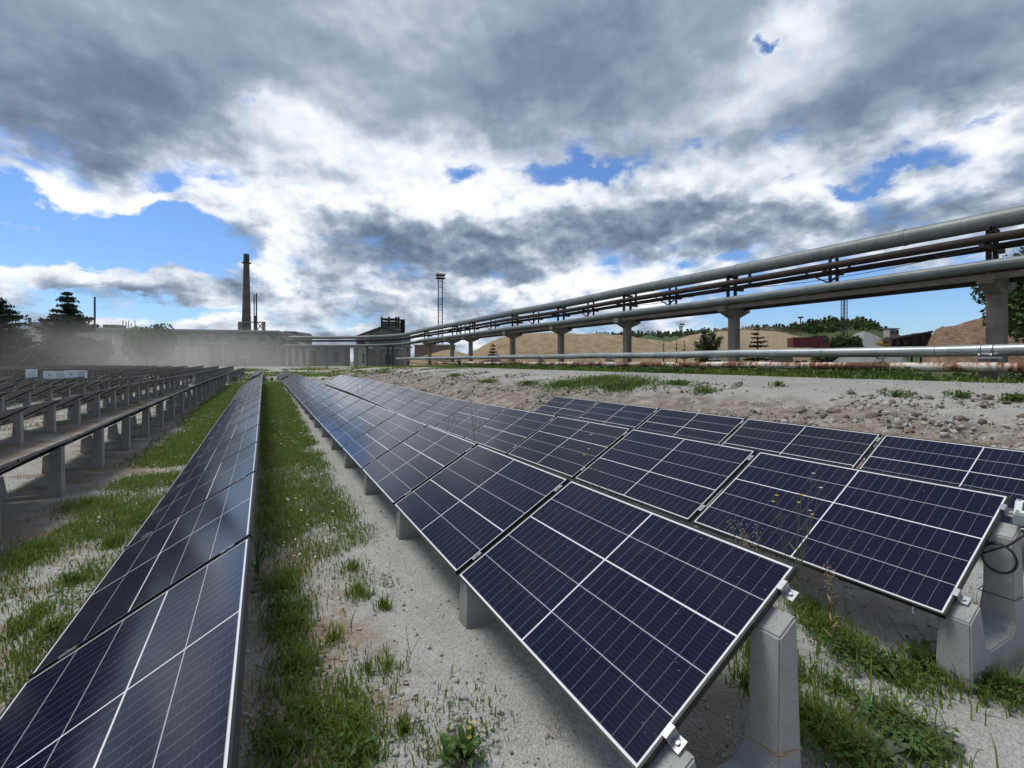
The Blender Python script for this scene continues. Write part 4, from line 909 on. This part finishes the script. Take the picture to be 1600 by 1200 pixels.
# ================================================================ VEGETATION NEAR
def gp(px,py,z=0):
    d=(CAMH-z)*F/(py-565); u=(px-800)/F*d; q=ud(u,d,0); return q.x,q.y
def gpt(px,py):
    r=(px-800)/F; d=1.0
    while d<140:
        u=r*d; q=ud(u,d,0); z=CAMH-(py-565)/F*d
        if z<=gz0(q.x,q.y): return q.x,q.y
        d+=.1+d*.004
    return q.x,q.y
def nz(x,y,s,o=0): return noise.noise(Vector((x*s,y*s,o)))
def blades(pts,hmin,hmax,wd,name,m,lab,lean=.45):
    n=len(pts); P=np.array(pts); h=rng.uniform(hmin,hmax,n)*P[:,3]; a=rng.uniform(0,6.283,n); l=rng.uniform(.1,1,n)*lean*h; w_=wd*rng.uniform(.7,1.4,n)*np.maximum(1,P[:,4])
    b_=a+np.pi/2+rng.normal(0,.5,n); ox,oy=np.cos(b_)*w_/2,np.sin(b_)*w_/2; lx,ly=np.cos(a)*l,np.sin(a)*l
    V=np.zeros((n,5,3)); base=P[:,:3]
    V[:,0]=base+np.stack([ox,oy,-.01+0*h],1); V[:,1]=base-np.stack([ox,oy,.01+0*h],1)
    V[:,2]=base+np.stack([lx*.35-ox*.75,ly*.35-oy*.75,h*.6],1); V[:,3]=base+np.stack([lx*.35+ox*.75,ly*.35+oy*.75,h*.6],1)
    V[:,4]=base+np.stack([lx,ly,h*rng.uniform(.75,1,n)],1)
    i=np.arange(n)*5; o=link(name,fastmesh(name,V.reshape(-1,3),[np.stack([i,i+1,i+2,i+3],1),np.stack([i+3,i+2,i+4],1)],m)); tag(o,lab,kind='stuff'); return o
pts=[]
def strip(n,x0,x1,y0,y1,dens,hs=1.0,clump=5,spread=.05):
    """scatter clumps in ground coordinates, weighted by dens(x,y)"""
    c=0
    for _ in range(n):
        y=y0+(y1-y0)*random.random()**1.6; x=random.uniform(x0,x1)
        dv=dens(x,y)
        if random.random()>dv: continue
        k=max(1.0,math.hypot(x,y)/7)          # farther clumps use fewer, broader blades
        ch=random.uniform(.5,1.2)*(.6+.5*dv)
        for j in range(clump):
            xx=x+random.gauss(0,spread*k**.5); yy=y+random.gauss(0,spread*k**.5)
            pts.append((xx,yy,gz(xx,yy),hs*ch,k*.9))
# camera-side strip between the first left row and row L0
def dl(x,y):
    v=.5+.9*nz(x,y,.9,2)+.5*nz(x,y,2.3,4)
    e_=smooth(-2.05,-1.8,x+.15*nz(x,y,1.5,1)); v=v*e_+.35*e_*smooth(4,8,y)-.8*smooth(.15,.5,nz(x,y,.8,61))*(1-smooth(12,18,y))
    if y<4.2: v-=.25*smooth(4.2,3,y)
    return max(0,min(1,v+.15*smooth(5,12,y)))
strip(42000,-2.2,-.25,1.2,44,dl,.75)
# strip between L0 and the middle row
def dm(x,y):
    edge=.95+.18*nz(x,y,1.1,7)
    v=.55+.8*nz(x,y,1.1,3)+.5*nz(x,y,3,5)
    v*=1-smooth(edge-.1,edge+.12,x)
    v+=.25*smooth(4.6,6,y)*(x<edge)-.9*smooth(.1,.45,nz(x,y,1.0,60))*smooth(.25,.5,x)*(1-smooth(9,14,y))+.5*smooth(10,16,y)*(x<edge)
    if y<4.6: v=v*.35-.12+.9*max(0,1-abs(x-.17)/.22)*smooth(1.9,2.4,y)
    return max(0,min(1,v+.2*smooth(6,14,y)*(x<edge)))
strip(26000,-.05,1.15,1.6,44,dm,.70)
for (px_,py_,r_,n_,h_) in ((545,1135,.20,420,.8),(560,1180,.12,160,.7),(470,1040,.12,200,.9),(455,980,.14,260,.9),(440,920,.14,240,.9),(600,950,.05,60,.7),(560,930,.12,110,.8),(550,890,.12,90,.7),(520,1000,.10,60,.8),(540,1085,.12,50,.6),(605,1045,.10,40,.8),(630,1145,.04,50,.7),(440,1170,.12,90,.8),(480,1120,.12,70,.8),(575,1050,.15,60,.7),
    (1205,1040,.16,420,1.4),(1180,1080,.10,160,1.2),(1290,990,.16,300,1.1),(1290,1140,.18,420,1.1),(1330,1180,.16,380,1.0),(1345,1030,.12,220,.8),(1400,1060,.15,320,.9),(1480,1060,.15,300,1.0),(1560,1080,.16,330,1.0),(1400,1130,.14,220,.9),(1440,1170,.14,150,.8),(1310,1080,.10,120,.7),(1265,960,.12,200,1.1),(1700,1100,.2,200,1.0),
    (30,985,.10,120,.8),(80,990,.08,120,.9),(60,960,.15,160,.7),(120,910,.15,170,.7),(180,850,.12,220,1.0),(215,815,.12,220,1.0),(60,860,.3,600,.8),(30,880,.2,300,.8),(140,790,.3,500,.8)):
    x0_,y0_=gp(px_,py_)
    for _ in range(int(n_*2.2)):
        a=random.uniform(0,6.283); rr=r_*abs(random.gauss(0,.62)); xx,yy=x0_+math.cos(a)*rr,y0_+math.sin(a)*rr*1.5; pts.append((xx,yy,gz(xx,yy),h_*random.uniform(.6,1.15),1))
# green between other left rows, behind row C, plus tufts on the bank
def dn(x,y): return max(0,min(.8,.25+1.1*nz(x,y,.6,11)))
strip(5000,-12,-3.0,7,42,dn,.7)
strip(2600,2.4,3.3,4,34,lambda x,y:max(0,min(.9,.5+.8*nz(x,y,.8,9))),.9)
blades(pts,.045,.15,.0072,'grass','grass_blade','short green grass between the rows',.95)
# weeds beside the pipes and on the rubble bank
pts=[]
cov_=[]
def cover(n,x0,x1,y0,y1,dens,smin,smax,hmax):
    for _ in range(n):
        y=y0+(y1-y0)*random.random()**1.6; x=random.uniform(x0,x1)
        if random.random()>dens(x,y)*(.35+.9*max(0,nz(x,y,2.2,70)+.25)): continue
        k=max(1,math.hypot(x,y)/7)
        for j in range(6):
            q=Vector((x+random.gauss(0,.045*k),y+random.gauss(0,.045*k),0)); q.z=gz(q.x,q.y)+random.uniform(.004,hmax); s_=random.uniform(smin,smax)*k**.8
            t=Vector((random.gauss(0,.5),random.gauss(0,.5),1)).normalized(); a=t.orthogonal().normalized()*s_; a.rotate(Matrix.Rotation(random.uniform(0,6.28),3,t)); b_=t.cross(a)*.55
            cov_.extend([q-a,q-b_,q+a,q+b_])
cover(9000,-2.2,-.25,1.2,44,dl,.008,.02,.07); cover(6000,-.05,1.1,1.6,44,dm,.008,.02,.07)
for (px_,py_,r_,n_) in ((1290,1000,.18,70),(1340,1040,.18,80),(1400,1060,.16,90),(1480,1060,.16,90),(1560,1085,.16,90),(1330,1110,.2,90),(1390,1140,.16,90),(1290,1160,.16,60),(555,1150,.15,50),(450,950,.12,50)):
    x0_,y0_=gp(px_,py_); cover(int(n_*1.5),x0_-r_,x0_+r_,y0_-r_,y0_+r_,lambda x,y:max(0,min(1,.55+1.6*nz(x,y,3.5,90))),.008,.024,.10)
V=np.array([tuple(v) for v in cov_]); tag(link('ground_cover',fastmesh('ground_cover',V,[np.arange(len(V)).reshape(-1,4)],'weed_leaf')),'low broad-leaved ground cover mixed into the grass',kind='stuff')
def dp(x,y): return max(0,min(1,.42+1.3*nz(x,y,.22,13)+.6*nz(x,y,1,14)))
for _ in range(7000):
    y=-2+88*random.random()**1.4; x=random.uniform(18.7,23.6)+.4*nz(0,y,.4,3)
    dv=dp(x,y)
    if random.random()>dv: continue
    k=max(1,math.hypot(x,y)/14)
    for j in range(5):
        xx,yy=x+random.gauss(0,.12),y+random.gauss(0,.12); pts.append((xx,yy,gz(xx,yy),(.6+1.2*dv)*(1.5 if nz(x,y,.5,20)>.2 else 1)*(.8 if x<21.2 else 1.3),k*3.2))
patch_=[]
for (px_,py_,rx,ry,n_) in ((930,598,2.3,.9,1500),(880,604,.9,.6,450),(760,600,.6,.5,200),(825,603,.5,.4,160),(1060,602,.5,.3,160),(960,608,.8,.4,350),(990,602,1.2,.4,450),(712,588,.6,.5,180),(1590,630,.14,.14,60),(1500,624,.12,.1,30),(1405,622,.1,.1,30),(1215,604,.1,.1,25),(1100,612,.5,.2,60),(600,583,1.4,1.2,260),(700,576,3,1.2,400),(560,581,1,1.4,260)):
    x0_,y0_=gpt(px_,py_)
    for _ in range(int(n_*1.6)):
        a=random.uniform(0,6.283); rr=abs(random.gauss(0,.6)); xx,yy=x0_+math.cos(a)*rr*rx*.7,y0_+math.sin(a)*rr*ry*2.2; pts.append((xx,yy,gz(xx,yy),random.uniform(.5,1.1)*(1 if rr<.9 else .6),2.6)); patch_.append((xx,yy)) if random.random()<.5 else None
# far green verge
for _ in range(5000):
    y=random.uniform(46,100); x=random.uniform(-4,20)
    if nz(x,y,.12,31)<.02: continue
    for j in range(3): pts.append((x+random.gauss(0,.3),y+random.gauss(0,.3),gz0(x,y),random.uniform(.8,1.8),9))
blades(pts,.08,.24,.012,'roadside_weeds','grass_blade','rough green weeds along the pipes and on the rubble',.6)
V=[];
for _ in range(330):
    y=-1+55*random.random()**1.3; x=random.choice((random.uniform(18.9,21.0),random.uniform(22.5,24.2)));
    if nz(x,y,.3,77)<-.05: continue
    R_=random.uniform(.25,.8); H_w=random.uniform(.2,.75)*(1.5 if random.random()<.12 else .8); z=gz(x,y)
    for j in range(int(170)):
        v=Vector((random.gauss(0,1),random.gauss(0,1),random.gauss(0,1))).normalized(); q=Vector((x+v.x*R_*random.random()**.5,y+v.y*R_*random.random()**.5,z+abs(v.z)*H_w*random.random()**.4)); s_=random.uniform(.03,.075)
        a=Vector((random.gauss(0,1),random.gauss(0,1),random.gauss(0,1))).normalized()*s_; b_=a.cross(Vector((random.gauss(0,1),random.gauss(0,1),random.gauss(0,1)))).normalized()*s_*.5; V+=[q-a,q-b_,q+a,q+b_]
for (x,y) in patch_:
    for j in range(4):
        q=Vector((x+random.gauss(0,.08),y+random.gauss(0,.08),gz(x,y)+random.uniform(.01,.13))); s_=random.uniform(.02,.045); t=Vector((random.gauss(0,.6),random.gauss(0,.6),1)).normalized(); a=t.orthogonal().normalized()*s_; b_=t.cross(a)*.5; V+=[q-a,q-b_,q+a,q+b_]
V=np.array([tuple(v) for v in V]); tag(link('roadside_leaves',fastmesh('roadside_leaves',V,[np.arange(len(V)).reshape(-1,4)],'weed_leaf')),'leafy green undergrowth around the ground pipes',kind='stuff')
# dry straw wisps
pts=[]
for (px_,py_,r_,n_) in ((1240,960,.2,60),(1300,960,.25,80),(560,700,.3,60),(1380,900,.3,60),(860,1150,.1,20),(1480,930,.1,50)):
    x0_,y0_=gp(px_,py_)
    for _ in range(n_):
        xx,yy=x0_+random.gauss(0,r_*.6),y0_+random.gauss(0,r_); pts.append((xx,yy,gz(xx,yy),random.uniform(.5,1.3),.6))
for _ in range(500):
    x,y=random.uniform(-2,1.1),random.uniform(2,16); pts.append((x,y,gz(x,y),random.uniform(.4,1.1),.8))
blades(pts,.06,.2,.003,'dry_straw','dry_grass','dry straw wisps among the grass',1.3)
# small white flowers
P_=[]
for _ in range(520):
    x=random.choice((random.uniform(.15,.95),random.uniform(-1.9,-.5))); y=4+14*random.random()**1.3
    if nz(x,y,1.4,40)<.08: continue
    P_.append((x,y))
V=[]
for x,y in P_:
    z=gz(x,y)+random.uniform(.05,.13); s=random.uniform(.008,.02); t=Vector((random.gauss(0,.4),random.gauss(0,.4),1)).normalized(); a=t.orthogonal().normalized()*s; b_=t.cross(a); c=Vector((x,y,z))
    V+=[c+a,c+b_,c-a,c-b_]
V=np.array([tuple(v) for v in V]); tag(link('white_flowers',fastmesh('white_flowers',V,[np.arange(len(V)).reshape(-1,4)],'petal_white')),'tiny white flowers scattered in the grass',kind='stuff')
# individual broad-leaved weeds
def leafplant(x,y,n,L_,wd,lab,m='weed_leaf',up=.5,flowers=0,name='leafy_weed'):
    z=gz(x,y); e=empty(name,(x,y,z)); b=MB()
    for i in range(n):
        a=i*2.4+random.uniform(-.3,.3); l=L_*random.uniform(.6,1.1); u_=up*random.uniform(.5,1.4); w_=wd*random.uniform(.7,1.2); dr=Vector((math.cos(a),math.sin(a),0)); sd_=Vector((-dr.y,dr.x,0)); prev=None
        for j in range(7):
            f=j/6; c=dr*l*f*.9+Vector((0,0,l*u_*math.sin(f*2.2)*.8+.005)); ww=w_*math.sin(math.pi*min(1,f*.93+.07))**.8*(1+.35*math.sin(j*3.1+i))*.5+.001
            row=[c-sd_*ww+Vector((0,0,ww*.35)),c,c+sd_*ww+Vector((0,0,ww*.35))]
            if prev: b.add(prev+row,[(0,1,4,3),(1,2,5,4)])
            prev=row
    o=b.build('leaves',m,e)
    for i in range(flowers):
        a=random.uniform(0,6.28); hh_=L_*random.uniform(.9,1.6); t=Vector((math.cos(a)*L_*.3,math.sin(a)*L_*.3,hh_)); q=MB(); q.tube([(0,0,0),t*.5,t],.0018,4,False); q.build('stem','stem_green',e)
        q=MB(); 
        for s_ in range(8): 
            aa=s_*math.pi/4; q.add([t,t+Vector((math.cos(aa)*.011,math.sin(aa)*.011,.003)),t+Vector((math.cos(aa+.5)*.011,math.sin(aa+.5)*.011,.003))],[(0,1,2)])
        q.build('flower','petal_yellow',e)
    tag(e,lab,'weed','broad-leaved weeds between the rows'); return e
for (px_,py_,n_,L_,wd,lab,m,up,fl) in (
 (728,1195,20,.115,.026,'leafy weed with tiny yellow flowers at the bottom edge on bare gravel','weed_leaf',1.1,3),
 (462,1165,9,.10,.022,'grey-green rosette weed low in the soil beside the nearest grass tuft','thistle_leaf',.4,0),
 (402,900,12,.20,.014,'tall narrow-leaved green clump against the edge of the camera-side row','weed_leaf',1.7,0),
 (1560,1075,12,.17,.05,'broad-leaved bright weed nearest the picture edge below the low post','weed_leaf',.5,0),
 (1500,1055,12,.17,.045,'broad-leaved weed directly under the low end post','weed_leaf',.7,0),
 (1440,1045,12,.15,.04,'upright leafy weed just before the low end post','weed_leaf',.9,0),
 (1375,1050,10,.13,.035,'small leafy weed at the end of the green clump, towards the tall stand','weed_leaf',.6,0),
 (1345,1010,10,.10,.035,'small bright leafy weed behind the green clump','weed_leaf',.6,0),
 (1410,1150,12,.13,.05,'grey-green thistle-like weed in the foreground gravel','thistle_leaf',.5,0),
 (1460,1165,12,.13,.045,'wilting dark weed spreading onto the foreground gravel','thistle_leaf',.3,0),
 (1380,1190,12,.13,.04,'thistle-like weed at the bottom edge beside the tall stand','thistle_leaf',.6,0),
 (1700,1110,10,.16,.045,'leafy weed just past the picture edge','weed_leaf',.6,0),
 (700,1190,9,.10,.03,'short side rosette next to the yellow-flowered weed','weed_leaf',.7,0),
 (105,915,9,.10,.016,'narrow bright weed at the edge of the nearest bare patch','weed_leaf',1.2,0)):
    if px_>1650: continue
    x,y=gp(px_,py_); leafplant(x,y,n_,L_,wd,lab,m,up,fl)
# tall flowering weeds standing between panels
def tallweed(x,y,h,lab,nb=6,col='petal_yellow',dry=False,spread=.13):
    z=gz(x,y); e=empty('tall_weed',(x,y,z)); m='stem_dry' if dry else 'stem_green'
    for i in range(nb):
        a=random.uniform(0,6.28); q=MB(); f=random.uniform(.75,1.0); hh_=h*f; sp=spread*random.uniform(.3,1); p1=Vector((0,0,h*.35)); p2=Vector((math.cos(a)*sp*.5,math.sin(a)*sp*.5,hh_*.7)); p3=Vector((math.cos(a)*sp,math.sin(a)*sp,hh_)); q.tube([(0,0,0),p1,p2,p3],[.0032,.0028,.002,.0012],5,False)
        for j in range(3):
            t=p2.lerp(p3,random.random()); a2=random.uniform(0,6.28); q.tube([t,t+Vector((math.cos(a2)*.03,math.sin(a2)*.03,.04))],.0011,4,False)
        q.build('stem',m,e); q=MB()
        if dry:
            for j in range(26):
                t=p2.lerp(p3,random.random())+Vector((random.gauss(0,.012),random.gauss(0,.012),random.gauss(0,.012))); r_=.006; q.add([t+Vector((r_,0,0)),t+Vector((0,r_,r_)),t-Vector((r_,0,0)),t-Vector((0,r_,-r_*1.6))],[(0,1,2,3)])
            q.build('seeds','dry_grass',e)['kind']='stuff'
        else:
            for s_ in range(12):
                aa=s_*math.pi/6; rr=.012; q.add([p3,p3+Vector((math.cos(aa)*rr,math.sin(aa)*rr,.004)),p3+Vector((math.cos(aa+.6)*rr,math.sin(aa+.6)*rr,.006))],[(0,1,2)])
            q.build('flower',col if i%3 else 'petal_white',e)
    q=MB()
    for j in range(10):
        a=random.uniform(0,6.28); zz=random.uniform(.1,.6)*h; c=Vector((0,0,zz)); dv=Vector((math.cos(a),math.sin(a),.5)); sd_=Vector((-dv.y,dv.x,0))*.005; q.add([c-sd_,c+dv*.03-sd_*1.5,c+dv*.065,c+dv*.03+sd_*1.5,c+sd_],[(0,1,2,3,4)])
    q.build('leaves','weed_leaf' if not dry else 'dry_grass',e); tag(e,lab,'weed','tall weeds standing between the panel rows')
tallweed(2.90,1.744,1.15,'tall weed with yellow flowers in front of the nearest back-row panel',8,spread=.17)
tallweed(2.82,1.92,.90,'tall dry brown weed left of the yellow-flowered one',6,dry=True,spread=.2)
def wx(px,X,top,lab,dry=True,**kw):
    r=(px-800)/F; Y=X*(C_-r*S_)/(S_+r*C_); d=X*S_+Y*C_; tallweed(X,Y,CAMH+(565-top)/F*d-gz(X,Y),lab,dry=dry,**kw)
wx(1300,3.1,862,'short grey seed head before the lower corner of the back-row panel',nb=2,spread=.04)
wx(945,2.7,670,'wispy weed with small yellow flowers before the dark back-row panels',dry=False,nb=5,spread=.2)
wx(742,2.7,628,'grey dry weed over the dusty middle of the back row',nb=5,spread=.2)
wx(697,2.7,640,'shorter dry weed, a little behind the tall grey one',nb=4,spread=.2)
wx(563,2.8,595,'faint dry weed over the far pale panels',nb=5,spread=.3)
# bare sapling twig on the gravel
x,y=gp(636,1050); z=gz(x,y); b=MB(); b.tube([(x,y,z),(x+.02,y,z+.10)],.0025,5,False); b.tube([(x+.02,y,z+.10),(x,y,z+.2),(x-.005,y+.0,z+.30)],[.002,.0015,.0008],5,False); b.tube([(x+.02,y,z+.10),(x+.07,y,z+.17),(x+.13,y,z+.24)],[.002,.0014,.0008],5,False)
for q in range(5): b.tube([(x+.0,y,z+.16+q*.025),(x+.015*(-1)**q,y,z+.185+q*.025)],.0008,4,False)
tag(b.build('bare_twig','stem_dry'),'thin bare forked twig standing in the open gravel','twig')
# stones
def stones(n,fun,name,m,lab,smin,smax):
    b=bmesh.new(); bmesh.ops.create_icosphere(b,subdivisions=1,radius=1); bv=np.array([v.co[:] for v in b.verts]); bf=np.array([[v.index for v in f.verts] for f in b.faces]); b.free(); nv=len(bv)
    V=np.zeros((n,nv,3)); c=0
    while c<n:
        q=fun()
        if q is None: continue
        x,y,sc=q; s=sc*random.uniform(smin,smax)
        M_=np.array(Matrix.Rotation(random.uniform(0,6.28),3,Vector((random.gauss(0,1),random.gauss(0,1),random.gauss(0,1)))))
        v=bv*(1+rng.normal(0,.36,(nv,1)).clip(-.55,.6))*np.array([1,random.uniform(.6,.95),random.uniform(.4,.8)]); v=v@M_.T*s; V[c]=v+np.array([x,y,gz(x,y)+s*.25]); c+=1
    Fc=(bf[None]+np.arange(n)[:,None,None]*nv).reshape(-1,3); o=link(name,fastmesh(name,V.reshape(-1,3),[Fc],m)); tag(o,lab,kind='stuff')
def fbank():
    x=random.uniform(7.0,12.4); y=-1+50*random.random()**1.7
    if nz(x,y,.35,50)<-.1*random.random() or nz(x,y,1.5,51)<-.15: return None
    return x,y,random.random()**4*1.6+.3
stones(11000,fbank,'rubble_stones','stone_pale','broken pale rubble stones on the bank',.010,.050)
stones(7000,fbank,'rubble_clods','stone_dark','brown clods and dark rubble on the bank',.012,.060)
def froad():
    x=random.uniform(7.5,18.5); y=-1+40*random.random()**1.7; return x,y,random.random()**3+.3
stones(9000,froad,'road_stones','stone_pale','small loose stones on the gravel road and bank',.008,.035)
def fnear():
    y=1.2+9*random.random()**1.8; x=random.uniform(-2.6,5.5); return x,y,random.random()**2+.35
stones(9000,fnear,'gravel_stones','stone_pale','loose pale gravel stones on the ground',.004,.014)
def flarge():
    x,y=random.choice([gp(660+random.gauss(0,60),1130+random.gauss(0,40)),gp(430+random.gauss(0,60),1000+random.gauss(0,90)),gp(1450+random.gauss(0,70),1130+random.gauss(0,30)),gp(120,930),(random.uniform(-2,1),random.uniform(3,12))]); return x+random.gauss(0,.1),y+random.gauss(0,.1),1
stones(260,flarge,'small_rocks','stone_pale','few larger pale rocks on the gravel',.007,.022)
stones(1500,fnear,'dark_pebbles','stone_dark','dark pebbles and soil crumbs on the gravel',.004,.013)
for (px_,py_,s,lab) in ((408,905,.05,'flat brown rock under the edge of the camera-side row'),(400,925,.04,'smaller flat rock beside the flat brown one'),(1405,1195,.06,'pale block of stone at the bottom edge in the gravel')):
    x,y=gp(px_,py_); b=bmesh.new(); bmesh.ops.create_icosphere(b,subdivisions=3,radius=1)
    for v in b.verts: v.co*=1+.25*noise.noise(v.co*1.4+Vector((px_,0,0))); v.co=Vector((v.co.x*s,v.co.y*s*.8,v.co.z*s*.4))
    me=bpy.data.meshes.new('rock'); b.to_mesh(me); b.free(); me.materials.append(M['stone_dark' if px_<1000 else 'stone_pale']); tag(link('rock',me,None,(x,y,gz(x,y)+s*.15)),lab,'rock')
# ================================================================ DUST AND SMOKE
def volume(name,cen,rad,dens,col,lab,nscale=.08,rz=-YAW,thr=.42):
    def fn(k):
        p=k.n('ShaderNodeTexCoord').outputs['Object']; L_=k.n('ShaderNodeVectorMath',{0:p},operation='LENGTH').outputs['Value']
        fall=k.m('SUBTRACT',1.0,k.sstep(L_,.25,.98)); n=k.sstep(k.noise(pos(k),nscale,4,.6),thr-.12,thr+.25)
        v=k.n('ShaderNodeVolumePrincipled',{'Color':col,'Density':k.m('MULTIPLY',k.m('MULTIPLY',fall,n),dens),'Anisotropy':.2}); return v.outputs[0]
    m=bpy.data.materials.new(name); m.use_nodes=True; k=N(m.node_tree); r=fn(k); k.n('ShaderNodeOutputMaterial',{'Volume':r})
    b=bmesh.new(); bmesh.ops.create_icosphere(b,subdivisions=3,radius=1); me=bpy.data.meshes.new(name); b.to_mesh(me); b.free(); me.materials.append(m)
    o=link(name,me,None,cen); o.scale=rad; o.rotation_euler=(0,0,rz); tag(o,lab,kind='stuff'); return o
volume('dust_cloud',ud(-78,86,1.5),(62,19,9.5),.062,(.84,.82,.77),'grey-brown dust drifting in front of the factory',.05,thr=.36)
volume('sand_dust',ud(44,88,4.5),(15,7,5.0),.30,(.80,.66,.48),'tan dust cloud over the sand behind the red truck',.12)
volume('smoke',ud(-88.5,147,CAMH+24.2),(6.5,1.6,1.3),.30,(.20,.18,.17),'thin dark smoke trailing from the exhaust stack',.30,rz=-YAW+.05,thr=.46)
